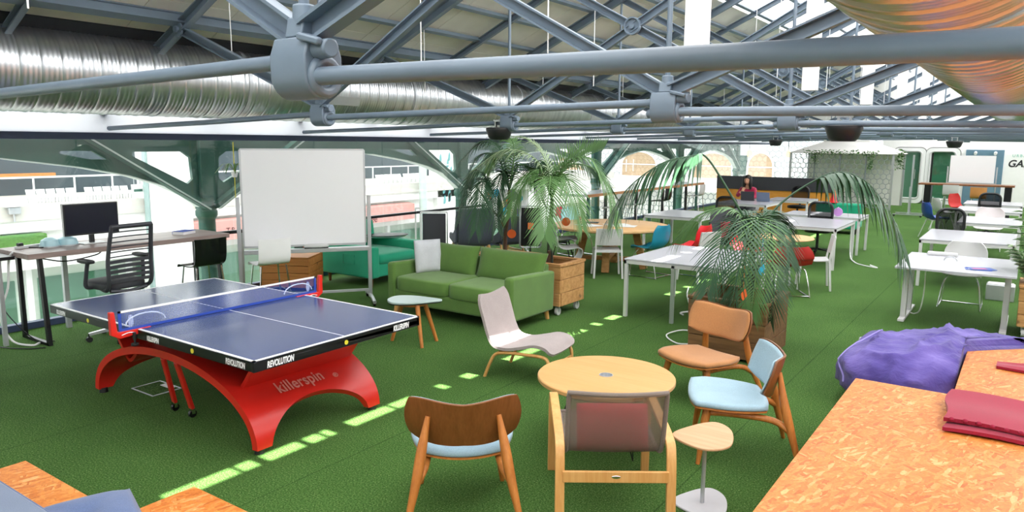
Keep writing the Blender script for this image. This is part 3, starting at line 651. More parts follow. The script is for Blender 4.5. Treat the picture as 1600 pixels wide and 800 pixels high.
def flare(s_):
    pr_ = spline([(.60,0,.40),(.72,0,.325),(.83,0,.43),(.93,0,.56),(1.03,0,.69)], 5)
    b = MB(); b.grid(lambda u, v: (s_*pr_[min(int(u*20+.5),20)].x, -.47+1.0*v, pr_[min(int(u*20+.5),20)].z), 20, 6, .03); return b.build('flared_support', 'red', tt, ang=50)
flare(1); flare(-1)
b = MB(); b.box(-.42,-.42,.49,.42,.42,.70); b.build('centre_box', 'red', tt, bev=.02)
pp = archpt(pi-.62, 0); q1 = archpt(pi-.66, 0); tang = (archpt(pi-.75,0)-archpt(pi-.5,0)).normalized()
n_ = Vector((0,1,0)).cross(tang).normalized()
text('lettering', 'killerspin', .145, 'pinkish', base, face(archpt(pi-.60,-.045)+n_*.034,(0,1,0),tang), .002, .0, .0015, .74, 'CENTER', 1.06)
text('lettering', '®', .06, 'pinkish', base, face(archpt(pi-.54,.27)+n_*.034,(0,1,0),tang), .002)
for y in (-.53,.53):
    for x in (-1.06,1.06):
        b = MB(); b.cyl((x,y,0),(x,y,.04),.035,.03); b.build('foot', 'black', tt)
for x0, x1 in ((-.08,-.16),(.10,.08)):
    b = MB(); b.bar((x0,-.535,.47),(x1,-.42,.07),.05,.028,(0,1,0)); lg = b.build('transport_bar', 'red', tt, bev=.006)
    b = MB(); b.cyl((x1-.012,-.42,.03),(x1+.012,-.42,.03),.03); b.build('caster', 'blackm', lg); b = MB(); b.bar((x1,-.42,.03),(x1,-.42,.08),.04,.03); b.build('fork', 'chrome', lg)
# net with brackets
yl, yr = 2.575-3.465, 4.355-3.465
b = MB(); nn = 148
for k in range(nn+1): y = yl+(yr-yl)*k/nn; b.box(-.0008,y-.0009,.775,.0008,y+.0009,.90)
for k in range(11): z = .778+.012*k; b.box(-.0008,yl,z-.0009,.0008,yr,z+.0009)
net = b.build('net', 'netblue', tt, smooth=False)
b = MB(); b.box(-.003,yl,.897,.003,yr,.912); b.build('white_tape', 'line', net, smooth=False); b = MB(); b.box(-.004,yl,.763,.004,yr,.782); b.box(-.003,yl,.763,.003,yl+.02,.912); b.box(-.003,yr-.02,.763,.003,yr,.912); b.build('blue_border', 'netblue', net, smooth=False)
for s_, y0 in ((1,yl),(-1,yr)):   # pale print woven in the net ends
    b = MB(); cy_ = y0+s_*.2; pts = [(-.002, cy_+.15*math.cos(a), .80+.07*math.sin(a)) for a in [pi*k/10 for k in range(11)]]; b.tube(pts, .006, 5); b.ell((-.002, cy_-s_*.11, .83),(.002,.022,.045)); b.build('print', simple('pale net print','#c9d3ea',.7), net)
for s_ in (-1,1):
    y0 = s_*(W2+.19); 
    poly = [(y0,.915),(y0,.75),(y0-s_*.06,.715),(s_*(W2-.1),.735),(s_*(W2-.1),.764),(y0-s_*.045,.764),(y0-s_*.03,.915)]
    b = MB(); b.prism(poly, -.018, .018, Matrix(((0,0,1,0),(1,0,0,0),(0,1,0,0),(0,0,0,1)))); br = b.build('net_bracket', 'red', tt, bev=.003)
    b = MB(); b.cyl((.06,s_*(W2+.05),.70),(.06,s_*(W2+.05),.755),.012); b.cyl((.06,s_*(W2+.05),.66),(.06,s_*(W2+.05),.675),.026); b.cyl((.06,s_*(W2+.05),.67),(.06,s_*(W2+.05),.70),.006); b.build('clamp_screw', 'black', br)
    b = MB(); b.tube(spline([(.02,s_*(W2+.12),.74),(.02,s_*(W2+.07),.75),(.02,s_*(W2+.03),.745)],4), .003, 5); b.build('logo_mark', 'line', br)
# ---------------------------------------------------------------- sofa
M['olive'] = fabric('olive green cloth', '#5c8037'); M['olive2'] = fabric('olive green seat cloth', '#648a3d')
sf = thing('sofa', 'olive green two seat fabric sofa with wooden legs', 'sofa', (-5.54,7.0,0))
def cushion(b, c, d, puff=.03, e=.22, rot=None, nu=28, nv=16): b.ell(c, (d[0]/2,d[1]/2,d[2]/2), nu, nv, e, e, rot)
b = MB(); b.box(-.94,-.43,.125,.94,.43,.30); b.build('frame', 'olive', sf, bev=.03, seg=3)
for s_ in (-1,1):
    b = MB(); b.prism([(-.445,.125),(.43,.125),(.45,.60),(-.43,.635),(-.45,.6)], -.06, .06, Matrix.Translation((s_*.90,0,0)) @ Matrix(((0,0,1,0),(1,0,0,0),(0,1,0,0),(0,0,0,1)))); b.build('arm', 'olive', sf, bev=.028, seg=3)
b = MB(); b.obox((0,.40,.43),(1.72,.12,.5),(R(-6),0,0)); b.build('back_panel', 'olive', sf, bev=.03, seg=3)
for s_ in (-1,1):
    b = MB(); cushion(b, (s_*.422,-.07,.375), (.845,.76,.19)); b.build('seat_cushion', 'olive2', sf, ang=80)
for x0, x1, tl in ((-.85,-.08,0),(-.075,.93,.02)):
    b = MB(); w_ = (x1-x0)/2; xc_ = (x0+x1)/2
    def f(u, v):
        a, c_ = 2*u-1, 2*v-1; rr = 1-.06*(c_*c_); return (xc_+w_*a*(1-.05*(1-c_*c_)), .215+.12*v, .62+.2*c_*(1-.06*(1-a*a)))
    b.grid(f, 20, 14, lambda u, v: .02+.17*((1-abs(2*u-1)**3.2)*(1-abs(2*v-1)**3.0))**.5); b.build('back_cushion', 'olive', sf, ang=80)
for x in (-.86,.86):
    for y in (-.37,.4):
        b = MB(); b.tube([(x,y,.14),(x+math.copysign(.02,x),y+math.copysign(.02,y),0)], [.035,.022], 14); b.build('leg', 'beech', sf)
M['lilac'] = fabric('pale grey cloth', '#d4d6dc')
b = MB(); b.grid(lambda u, v: ((u-.5)*.36, .02*math.sin(3*u), .42*v), 10, 10, lambda u, v: .02+.1*((1-abs(2*u-1)**3)*(1-abs(2*v-1)**3))**.5)
o = b.build('throw_pillow', 'lilac', ang=80); o.location = (-6.22,7.03,.465); o.rotation_euler = (R(-8),0,R(100-35)); tag(o, 'pale grey pillow propped against the left arm of the green sofa', 'pillow')
# ---------------------------------------------------------------- mint stool table
M['mint'] = simple('mint grey laminate', '#aebfbd', .35, 0, .04)
st = thing('side_table', 'low rounded triangular table with a mint top on three wooden legs', 'side table', (-5.24,5.66,0))
tri = smooth_poly([(-.27,.0),(-.20,-.17),(-.02,-.185),(.17,-.10),(.31,.0),(.17,.10),(-.02,.185),(-.20,.17)], 6)
d_ = Vector((.82,.57)).normalized(); rotm = Matrix(((d_.x,-d_.y,0,0),(d_.y,d_.x,0,0),(0,0,1,0),(0,0,0,1)))
tri = [tuple((rotm @ Vector((x,y,0)))[:2]) for x, y in tri]
b = MB(); b.prism(tri, .452, .475); b.build('tabletop', 'mint', st, bev=.006); b = MB(); b.prism([(x*.97,y*.97) for x, y in tri], .442, .452); b.build('edge_band', 'black', st)
for (x0,y0),(x1,y1) in (((.1,-.08),(.76,-.28)),((.08,.1),(.1,.2)),((-.14,.0),(-.30,.06))):
    pass
for a in (-62, 15, 165):
    dx, dy = math.cos(R(a+35)), math.sin(R(a+35)); b = MB(); b.tube([(dx*.12,dy*.12,.44),(dx*.25,dy*.25,0)], [.026,.018], 14); b.build('leg', 'oakwood', st)
b = MB(); b.cyl((0,0,.415),(0,0,.442),.14,seg=24); b.build('leg_block', 'oakwood', st)
# ---------------------------------------------------------------- grey lounge chair
M['greyfab'] = fabric('warm grey cloth', '#a89c9a')
lc = thing('lounge_chair', 'low grey fabric lounge chair with bent birch frame facing the coffee table', 'lounge chair', (-3.64,5.48,0), R(-90+7)); lc.scale = (.95,.9,.92)
prof = spline([(-.40,.80),(-.36,.60),(-.31,.42),(-.24,.33),(-.10,.315),(.06,.36),(.2,.395),(.33,.375),(.40,.30),(.415,.27)], 5)
b = MB(); np_ = len(prof)-1
prof = spline([(0,)+p for p in [(-.44,.82),(-.37,.60),(-.31,.42),(-.24,.33),(-.10,.315),(.06,.35),(.2,.385),(.32,.37),(.39,.31)]], 5); np_ = len(prof)-1
def lf(u, v):
    p = prof[min(int(u*np_+.5),np_)]; a = 2*v-1; e = min(u, 1-u); w_ = .285*(1-.18*max(0,1-e/.06)**2); return (a*w_, p.y, p.z-.02*(1-a*a)*(.6 if u > .35 else 1))
b.grid(lf, np_, 12, lambda u, v: .028+.012*(1-abs(2*v-1)**4)); b.build('upholstered_seat', 'greyfab', lc, ang=70)
for s_ in (-1,1):
    b = MB(); x = s_*.265; b.tube(spline([(x,-.36,0),(x,-.31,.12),(x,-.24,.24),(x,-.12,.275),(x,.1,.285),(x,.29,.285),(x,.35,.24),(x,.36,.12),(x,.37,0)], 5), .017, 10); b.build('side_frame', 'beech', lc)
b = MB(); b.bar((-.265,.355,.16),(.265,.355,.16),.016,.05); b.build('crossbar', 'beech', lc); b = MB(); b.bar((-.265,-.2,.262),(.265,-.2,.262),.04,.018); b.build('crossbar', 'beech', lc)
# ---------------------------------------------------------------- coffee table
M['birch'] = wood('birch veneer', '#c7955c', '#d2a56d', .5, .4, 0)
ct = thing('coffee_table', 'round birch coffee table with a dark hole in the middle', 'coffee table', (-2.33,4.5,0))
b = MB(); b.lathe([(.045,.465),(.475,.465),(.484,.472),(.484,.494),(.478,.5),(.045,.5),(.045,.465)], 64); b.build('tabletop', 'birch', ct)
b = MB(); b.lathe([(0,.46),(.05,.46),(.05,.503),(.043,.503),(.043,.475),(0,.475)], 28); b.build('cable_cup', 'alu', ct)
for k in range(3):
    a = R(90+120*k); b = MB(); c_, s_ = math.cos(a), math.sin(a); px, py = -s_, c_
    b.tube([(c_*.2+px*.08,s_*.2+py*.08,.465),(c_*.36,s_*.36,.008),(c_*.2-px*.08,s_*.2-py*.08,.465)], .007, 8); b.build('leg', 'blackm', ct)
# ---------------------------------------------------------------- mesh back armchair
def meshmat():
    t = NT('taupe mesh'); ck = t.n('ShaderNodeTexChecker', _Scale=420.0); t.l(t.coord(), ck.inputs['Vector'])
    d = t.n('ShaderNodeBsdfDiffuse'); d.inputs[0].default_value = lin('#7d7168'); tr = t.n('ShaderNodeBsdfTransparent'); mx = t.n('ShaderNodeMixShader')
    mr = t.n('ShaderNodeMapRange', _To_Min=.38, _To_Max=.72); t.l(ck.outputs['Fac'], mr.inputs['Value']); t.l(mr.outputs[0], mx.inputs[0]); t.l(tr.outputs[0], mx.inputs[1]); t.l(d.outputs[0], mx.inputs[2]); t.l(mx.outputs[0], t.out.inputs[0]); return t.m
M['mesh'] = meshmat(); M['taupe'] = fabric('taupe edging', '#7b7068')
mc = thing('armchair', 'low armchair with taupe mesh back and bent beech frame seen from behind', 'armchair', (-1.93,3.76,0), R(35))
bp = [(-.40,.80),(-.365,.66),(-.33,.52),(-.27,.42),(-.12,.385),(.1,.40),(.3,.43)]
bp = spline([(0,)+p for p in bp], 5); nb = len(bp)-1
def mf(u, v): p = bp[min(int(u*nb+.5),nb)]; a = 2*v-1; return (a*.265, p.y-.035*(1-a*a)*(1-u)*1.2, p.z)
b = MB(); b.grid(mf, nb, 12, .004); b.build('mesh_back', 'mesh', mc, ang=70)
b = MB(); ring = [mf(0,v/12) for v in range(13)]+[mf(u/nb,1) for u in range(1,nb+1)]+[mf(1,1-v/12) for v in range(1,13)]+[mf(1-u/nb,0) for u in range(1,nb)]
b.tube(ring, .014, 8, True); b.build('back_rim', 'taupe', mc)
for s_ in (-1,1):
    x = s_*.305; pts = spline([(x,-.42,0),(x,-.40,.2),(x,-.37,.43),(x,-.30,.50),(x,-.05,.525),(x,.22,.545),(x,.33,.53),(x,.36,.44),(x,.375,.2),(x,.38,0)], 6)
    b = MB()
    for p, q in zip(pts[:-1], pts[1:]): b.bar(p, q+(q-p)*.12, .05, .026, (1,0,0))
    b2 = MB(); 
    n2 = len(pts); vs = []; fs = []
    for i in range(n2):
        d2 = (pts[min(i+1,n2-1)]-pts[max(i-1,0)]).normalized(); nn_ = Vector((1,0,0)).cross(d2); 
        for i_, j_ in ((-1,-1),(1,-1),(1,1),(-1,1)): vs.append(pts[i]+Vector((i_*.026,0,0))+nn_*(j_*.014))
    for i in range(n2-1):
        for k in range(4): fs.append((i*4+k, i*4+(k+1)%4, i*4+4+(k+1)%4, i*4+4+k))
    fs += [(3,2,1,0), (n2*4-4,n2*4-3,n2*4-2,n2*4-1)]; b2.add(vs, fs); b2.build('side_frame', 'beech', mc, bev=.004)
b = MB(); b.box(-.29,-.41,.29,.29,-.39,.355); xb_ = b.build('crossbar', 'beech', mc, bev=.004); b = MB(); b.ell((0,-.411,.325),(.025,.003,.009)); b.build('badge', 'chrome', xb_)
b = MB(); b.box(-.29,.33,.27,.29,.35,.33); b.build('crossbar', 'beech', mc, bev=.004)
M['redcl'] = fabric('red cloth', '#d8344a')
b = MB(); b.grid(lambda u, v: ((u-.5)*.40, .02*math.sin(5*u), .26*v), 14, 10, lambda u, v: .015+.1*((1-abs(2*u-1)**3)*(1-abs(2*v-1)**3))**.5); o = b.build('red_cushion', 'redcl', ang=80)
o.location = (-1.86,3.62,.43); o.rotation_euler = (R(-18),0,R(35)); o.location = (-1.80,3.58,.40); tag(o, 'red cushion inside the mesh back armchair', 'cushion')
# ---------------------------------------------------------------- plywood lounge chairs with upholstered seat and back
M['bluefab'] = fabric('pale blue cloth', '#9fbccb'); M['tanfab'] = fabric('tan cloth', '#bd8350')
def plychair(name, label, loc, rz, fab, seat_h=.42, back_h=.80):
    t = thing(name, label, 'chair', loc, rz, None); dz = seat_h-.42
    def seat(dz_, k=1.0):
        def f(u, v):
            a, c_ = 2*u-1, 2*v-1; x = a*math.sqrt(1-.34*c_*c_)*.305*k*(1+.08*c_); y = c_*math.sqrt(1-.22*a*a)*.265*k
            return (x, y+.05, seat_h+dz_+.02*(abs(a)**2)+.012*c_-.02*max(0,c_-.6))
        return f
    b = MB(); b.grid(seat(0,.99), 20, 18, lambda u, v: .026+.036*((1-abs(2*u-1)**4)*(1-abs(2*v-1)**4))**.5); b.build('seat_cushion', fab, t, ang=80)
    b = MB(); b.grid(seat(-.026,.97), 16, 14, .012); b.build('seat_board', 'oakwood', t, ang=80)
    def back(off, k=1.0):
        def f(u, v):
            a, c_ = 2*u-1, 2*v-1; x = a*math.sqrt(1-.16*c_*c_)*.325*k; h = c_*(.128 + .018*abs(a))*math.sqrt(1-.42*a**4)*k
            return (x, -.27-off-.035*c_+.10*a*a, back_h-.135+h+.038*a*a)
        return f
    b = MB(); b.grid(back(0), 22, 14, .014); b.build('back_board', 'walnut', t, ang=80)
    b = MB(); b.grid(back(-.017,.965), 22, 14, lambda u, v: .010+.018*((1-abs(2*u-1)**6)*(1-abs(2*v-1)**4))**.5); b.build('back_pad', fab, t, ang=80)
    for s_ in (-1,1):
        b = MB(); b.tube(spline([(s_*.325,-.40,0),(s_*.262,-.325,seat_h-.12),(s_*.225,-.275,seat_h+.08),(s_*.195,-.248,back_h-.085)],5), [.013]+[.015+.015*math.sin(pi*k/15)**1.5 for k in range(1,15)]+[.014], 12); b.build('leg', 'oakwood', t)
        b = MB(); b.tube([(s_*.20,.2,seat_h-.03),(s_*.22,.215,seat_h-.12),(s_*.255,.25,.0)], [.03,.027,.014], 12); b.build('leg', 'oakwood', t)
        b = MB(); b.tube(spline([(s_*.262,-.325,seat_h-.13),(s_*.215,-.22,seat_h-.075),(s_*.2,0,seat_h-.055),(s_*.2,.2,seat_h-.05)],5), .022, 10); b.build('seat_rail', 'oakwood', t)
    b = MB(); b.bar((-.2,.17,seat_h-.05),(.2,.17,seat_h-.05),.03,.03); b.build('crossbar', 'oakwood', t); return t
plychair('lounge_chair', 'pale blue chair with brown plywood back turned away from the camera', (-2.60,3.22,0), R(40), 'bluefab', .395, .715)
plychair('lounge_chair', 'pale blue chair seen from the side at the right of the coffee table', (-1.53,4.88,0), R(115), 'bluefab', .40, .735)
plychair('lounge_chair', 'tan fabric lounge chair in front of the wooden palm planter', (-2.13,5.90,0), R(160), 'tanfab', .34, .735)
# ---------------------------------------------------------------- pedestal side table
ps = thing('pedestal_table', 'small pedestal table with pale oak pebble top and grey foot', 'side table', (-1.42,4.02,0))
tri = smooth_poly([(-.15,-.09),(-.02,-.19),(.14,-.10),(.16,.05),(-.03,.26),(-.13,.12)], 6); tri = smooth_poly([(-.165,-.10),(.05,-.185),(.165,-.06),(.10,.17),(-.03,.25),(-.13,.1)], 6)
b = MB(); b.prism(tri, .415, .43); b.build('tabletop', wood('pinkish oak','#b98f68','#cba680',.8,.45,0), ps, bev=.004)
b = MB(); b.tube([(.0,0,.015),(.0,0,.415)], .0125, 14); b.build('stem', 'alu', ps)
b = MB(); b.prism([(x*.92,y*.85) for x, y in tri], 0, .014); b.build('base_plate', simple('pale grey steel','#c9c9ce',.4), ps, bev=.004)
# ---------------------------------------------------------------- chipboard platforms, beanbag, cloths, cushions
def platform(label, x0, y0, x1, y1, h):
    t = thing('chipboard_platform', label, 'platform', ((x0+x1)/2,(y0+y1)/2,0)); w_, d2 = (x1-x0)/2, (y1-y0)/2
    b = MB(); b.box(-w_,-d2,h-.02,w_,d2,h); b.build('top_board', 'osb', t, bev=.003); b = MB(); b.box(-w_+.003,-d2+.003,0,w_-.003,d2-.003,h-.02); b.build('side_boards', 'osb', t); return t
platform('large orange chipboard platform in the right corner nearest the camera', -.905, 1.2, XR-.02, 5.66, .45)
platform('orange chipboard platform behind the near one, beside the purple beanbag', -.295, 5.668, XR-.02, 7.37, .45)
platform('low chipboard platform in the bottom left corner', -4.31, .3, -3.31, 1.58, .4)
platform('chipboard platform corner at the bottom edge right of the blue cushion', -3.30, .3, -1.9, 1.94, .4)
M['bluecush'] = fabric('slate blue cloth', '#58698f'); M['bluegrey'] = fabric('blue grey vinyl', '#6f7c94', .6)
b = MB(); b.grid(lambda u, v: ((u-.5)*.42, (v-.5)*.42, .0), 16, 16, lambda u, v: .03+.09*((1-abs(2*u-1)**3)*(1-abs(2*v-1)**3))**.5*(1-.8*math.exp(-((u-.5)**2+(v-.5)**2)*60))*(1-.25*math.exp(-((u-v)**2)*160)-.2*math.exp(-((u+v-1)**2)*160)))
o = b.build('floor_cushion', 'bluecush', ang=80); o.location = (-3.25,1.40,.458); o.rotation_euler = (0,0,R(-18)); tag(o, 'buttoned slate blue cushion on the chipboard in the bottom left corner', 'cushion')
t = thing('floor_mattress', 'smooth blue grey mattress at the bottom left edge', 'mattress', (-3.85,.78,.4)); b = MB(); b.box(-.42,-.5,0,.62,.51,.14); b.build('pad', 'bluegrey', t, bev=.02, seg=3)
b = MB(); b.tube([(-.42,.51,.125),(.62,.51,.125)], .006, 6); b.build('piping', 'bluecush', t)
def velour():
    t = NT('purple velour'); v = t.coord(); n1 = t.noise(t.coord((3,9,5), (0,0,.7)), 1.6, 5, .6); n2 = t.noise(v, 3, 4)
    col = t.ramp(n2, [(.3, '#3f327c'), (.5, '#524394'), (.74, '#7566b2')]); t.pbsdf(col, .75, 0, t.bump(n1, .45, .04)).inputs['Sheen Weight'].default_value = .15; return t.m
M['purple'] = velour()
from mathutils import noise as mnoise
def bag():
    b = MB(); nu, nv = 96, 56; vs = []; fs = []; sp_ = lambda x, e: math.copysign(abs(x)**e, x); cs, sn = math.cos(R(52)), math.sin(R(52))
    for j in range(nv+1):
        v = -pi/2+pi*j/nv
        for i in range(nu):
            u = 2*pi*i/nu; x = 1.0*sp_(math.cos(v),.62)*sp_(math.cos(u),.8); y = .54*sp_(math.cos(v),.62)*sp_(math.sin(u),.8); z = .30*sp_(math.sin(v),.8)
            p = Vector((x,y,z)); n2 = Vector((x,y*1.6,z*3)).normalized()
            q = Vector((x*1.5+y*.8, y*3.4-x*1.6, z*2)); rid = 1-abs(mnoise.noise(q))*2; q2 = Vector((x*4.2-y*2.2, y*5.5+x*2.6, 3+z*3)); rid2 = 1-abs(mnoise.noise(q2))*2
            q3 = Vector((x*9+2, y*8-x*4, z*6)); rid3 = 1-abs(mnoise.noise(q3))*2
            p += n2*(.05*mnoise.noise(p*1.7)+.05*max(0,rid)**5+.026*max(0,rid2)**5+.006*max(0,rid3)**4-.05*math.exp(-((x-.25)**2*6+(y-.05)**2*30)))
            if p.z < -.24: p.z = -.24
            X_, Y_ = p.x*cs-p.y*sn-.36, p.x*sn+p.y*cs+7.08; z_ = p.z+.24
            if X_ > -.315 and Y_ < 7.39 and z_ < .55:            # pushed flat against the platform it leans on
                if X_+.315 < 7.39-Y_: X_ = -.315
                else: Y_ = 7.39
            if X_ > -.93 and Y_ < 5.68: Y_ = 5.68
            vs.append((X_+.55, Y_-6.95, z_))
    for j in range(nv):
        for i in range(nu): fs.append((j*nu+i, j*nu+(i+1) % nu, (j+1)*nu+(i+1) % nu, (j+1)*nu+i))
    b.add(vs, fs); return b
t = thing('beanbag', 'large crumpled purple velour beanbag beside the chipboard platform', 'beanbag', (-.55,6.95,0)); bag().build('bag', 'purple', t, ang=180)
bgo = [o for o in bpy.data.objects if o.name.startswith('bag')][0]
def onbag(p, off):
    ok, q, nn, _ = bgo.closest_point_on_mesh(Vector(p)); return q+nn*off, nn
b = MB(); b.tube([onbag(p, .004)[0] for p in spline([(-.38,.02,.55),(-.52,-.2,.5),(-.60,-.42,.36),(-.58,-.6,.2)],5)], .007, 6); b.build('seam_piping', simple('lilac piping','#9b8fd0',.7), t)
q, nn = onbag((-.62,.12,.42), .004); b = MB(); zz = nn.to_track_quat('Z','Y').to_matrix().to_4x4(); zz.translation = q; b.m = zz; b.box(-.05,-.03,-.003,.05,.03,.004); b.build('fabric_label', 'white', t)
M['crimson'] = fabric('crimson fleece', '#9c0f36', .9, .15, 180)
t = thing('folded_blanket', 'folded crimson fleece blanket with a knotted edge on the near platform', 'blanket', (.15,5.22,.45))
def bl(h, x0, x1, y0, y1, sd):
    return lambda u, v: (x0+(x1-x0)*u+.02*math.sin(6*v+sd), y0+(y1-y0)*v+.02*math.sin(5*u+sd), h+.006*math.sin(9*u+sd)+.006*math.sin(7*v))
b = MB(); b.grid(bl(.02,-.44,.7,-.36,.3,0), 20, 12, .022); b.build('lower_fold', 'crimson', t, ang=80)
b = MB(); b.grid(bl(.055,-.45,.72,-.30,.32,.4), 20, 12, .024); up = b.build('upper_fold', 'crimson', t, ang=80)
M['thread'] = simple('dark crimson thread','#8d1536',.9)
for k in range(16): b = MB(); b.ell((-.40+.068*k,-.305+.015*math.sin(k),.07),(.015,.013,.013),8,6); b.build('knot', 'thread', up)
t = thing('fleece_throw', 'bright red throw with a rolled rosette on the rear platform', 'blanket', (.22,6.72,.45)); b = MB(); b.grid(lambda u, v: (-.3+.7*u, -.28+.5*v*(.3+.7*u)+.1*(1-u), .014+.01*math.sin(7*u)*math.sin(6*v)), 16, 10, .02); b.build('throw', 'crimson', t, ang=80)
b = MB(); b.tube([(.05+(.09-.012*k*.35)*math.cos(k*.7), .1+(.09-.012*k*.35)*math.sin(k*.7), .05+.004*k) for k in range(20)], .03, 8); b.build('rosette', 'redcl', t)
# ---------------------------------------------------------------- desks along the glass
M['walnuttop'] = wood('grey brown desk top', '#7d6a66', '#a6928c', .5, .4, 1); M['capwood'] = wood('brown counter edge', '#a06a42', '#c58f63', .5, .4, 1)
t = thing('standing_desk', 'long grey brown standing desk with black loop legs by the glass wall', 'desk', (-8.54,4.35,0))
b = MB(); b.box(-.36,-1.16,.915,.37,1.13,.97); b.build('tabletop', 'walnuttop', t, bev=.004)
for y in (-1.03,1.0):
    b = MB(); b.bar((.37-.0,y,0),(.30,y,.915),.05,.04,(0,1,0)); b.bar((-.2,y,0),(-.2,y,.915),.05,.04,(0,1,0)); b.box(-.22,y-.02,0,.39,y+.02,.03); b.build('leg_frame', 'blackm', t)
b = MB(); b.bar((-.28,-.55,0),(-.28,-.55,.915),.05,.05); b.build('leg', 'alu', t)
t = thing('standing_desk', 'dark end of the next standing desk at the left edge of the picture', 'desk', (-8.72,2.55,0))
b = MB(); b.box(-.36,-.8,.90,.3,.62,.935); b.build('tabletop', 'blackm', t, bev=.004)
for y in (-.6,.5):
    for x in (-.3,.2): b = MB(); b.bar((x,y,0),(x,y,.9),.04,.04); b.build('leg', 'alu', t)
M['screen'] = simple('dark screen', '#20222f', .18, 0, .02)
t = thing('computer_monitor', 'black computer monitor with white rim on the standing desk', 'monitor', (-8.55,4.0,.97), R(90))
b = MB(); b.box(-.30,-.02,.10,.30,.012,.455); b.build('casing', 'wplastic', t, bev=.006); b = MB(); b.box(-.293,-.028,.105,.293,-.019,.448); b.build('bezel', 'black', t, bev=.004); b = MB(); b.box(-.278,-.031,.122,.278,-.027,.435); b.build('screen', 'screen', t)
b = MB(); b.bar((0,.01,.012),(0,.01,.15),.05,.03); b.build('neck', 'black', t); b = MB(); b.box(-.13,-.09,0,.13,.09,.012); b.build('foot', 'wplastic', t, bev=.004)
M['aqua'] = simple('pale blue glass shade', '#a9cfd8', .3)
for i, (y, s_) in enumerate(((3.58,.095),(3.76,.105))):
    t = thing('lamp_shade_dome', ['pale blue dome left of its twin on the standing desk','pale blue dome nearer the monitor on the standing desk'][i], 'dome', (-8.6,y,.97)); b = MB(); b.lathe([(s_,0),(s_,.03),(s_*.85,.075),(s_*.4,.10),(0,.105)],24); b.build('dome', 'aqua', t); b = MB(); b.lathe([(s_+.006,0),(s_+.006,.014),(s_,.014)],24); b.build('rim', 'alu', t)
def cable(label, pts, r=.006, mat='white', name='cable'):
    b = MB(); b.tube(spline(pts, 6), r, 6); return tag(b.build(name, mat), label, 'cable')
cable('white cable looping from the standing desk down to the floor at the left edge', [(-8.5,3.28,.965),(-8.52,3.16,.93),(-8.53,3.12,.6),(-8.6,3.05,.3),(-8.5,3.1,.05),(-8.3,3.2,.01),(-8.35,3.3,.008)], .011)
cable('thin black cable hanging beside the white one at the left desk end', [(-8.85,3.15,.93),(-8.8,3.1,.6),(-8.7,3.15,.3),(-8.45,3.3,.02),(-8.3,3.42,.008)], .006, 'black')
cable('black cable lying across the standing desk top', [(-8.75,3.35,.978),(-8.6,3.45,.978),(-8.55,3.5,.978),(-8.62,3.8,.978),(-8.8,3.95,.978)], .006, 'black')
cable('black cable sagging under the standing desk', [(-8.25,3.36,.90),(-8.3,3.6,.84),(-8.3,3.9,.87),(-8.3,3.98,.91)], .007, 'black')
cable('thin dark cable on the turf at the left edge', [(-8.9,2.95,.008),(-8.5,2.98,.008),(-8.2,3.12,.008),(-8.1,3.25,.008)], .006, 'black')
t = thing('power_strip', 'white power strip on the standing desk end', 'power strip', (-8.7,3.42,.97), R(10)); b = MB(); b.box(-.03,-.14,0,.03,.14,.03); b.build('casing', 'wplastic', t, bev=.005); b = MB(); b.box(-.02,-.12,.03,.02,-.07,.06); b.build('plug', 'black', t)
t = thing('book', 'small blue and white booklet on the far end of the standing desk', 'book', (-8.55,5.1,.97), R(20)); b = MB(); b.box(-.08,-.11,0,.08,.11,.035); b.build('pages', 'white', t); b = MB(); b.box(-.082,-.112,.035,.082,.112,.039); b.box(-.082,-.112,0,-.078,.112,.039); b.build('cover', 'netblue', t)
# office drafting chair
M['chargrey'] = simple('charcoal plastic', '#35363d', .5)
t = thing('office_chair', 'charcoal slatted office chair at the standing desk with the monitor', 'office chair', (-7.92,3.93,0), R(90+4))
b = MB(); b.cyl((0,0,.12),(0,0,.56),.03); b.cyl((0,0,.1),(0,0,.3),.045); b.build('gas_lift', 'black', t)
for k in range(5):
    a = R(20+72*k); c_, s_ = math.cos(a), math.sin(a); b = MB(); b.bar((0,0,.12),(c_*.31,s_*.31,.085),.06,.04,w1=.035,h1=.025); lg = b.build('base_arm', 'alu', t); b = MB(); b.cyl((c_*.31-s_*.02,s_*.31+c_*.02,.03),(c_*.31+s_*.02,s_*.31-c_*.02,.03),.03); b.cyl((c_*.31,s_*.31,.03),(c_*.31,s_*.31,.09),.01); b.build('caster', 'black', lg)
b = MB(); b.ell((0,.05,.60),(.25,.25,.05),24,10,.5,.5); b.build('seat', 'chargrey', t)
for s_ in (-1,1):
    b = MB(); b.tube(spline([(s_*.19,-.02,.57),(s_*.225,-.18,.57),(s_*.235,-.25,.66),(s_*.235,-.26,.9),(s_*.215,-.33,1.24)],5), .022, 8); b.build('back_upright', 'chargrey', t)
    b = MB(); b.tube(spline([(s_*.2,.05,.58),(s_*.31,.04,.60),(s_*.315,.02,.72),(s_*.30,0,.86)],5), .02, 8); ar = b.build('armrest', 'chargrey', t); b = MB(); b.ell((s_*.30,.03,.87),(.045,.13,.022),14,8,.6,.6); b.build('arm_pad', 'black', ar)
b = MB(); b.tube([(-.22,-.33,1.24),(.22,-.33,1.24)], .024, 8); b.tube(spline([(-.2,-.2,.56),(0,-.22,.54),(.2,-.2,.56)],5), .02, 8); b.build('back_rails', 'chargrey', t)
for k in range(11):
    z = .66+.052*k; y = -.255-.03*max(0,(z-.9)/.34)-.03*max(0,(z-.9)/.34); hh = .035 if k < 5 else .012; b = MB(); b.grid(lambda u, v: ((u-.5)*.43, y+.03*math.sin(pi*u)-.0, z+hh*(v-.5)), 8, 1, .008); b.build('back_slat', 'chargrey', t)
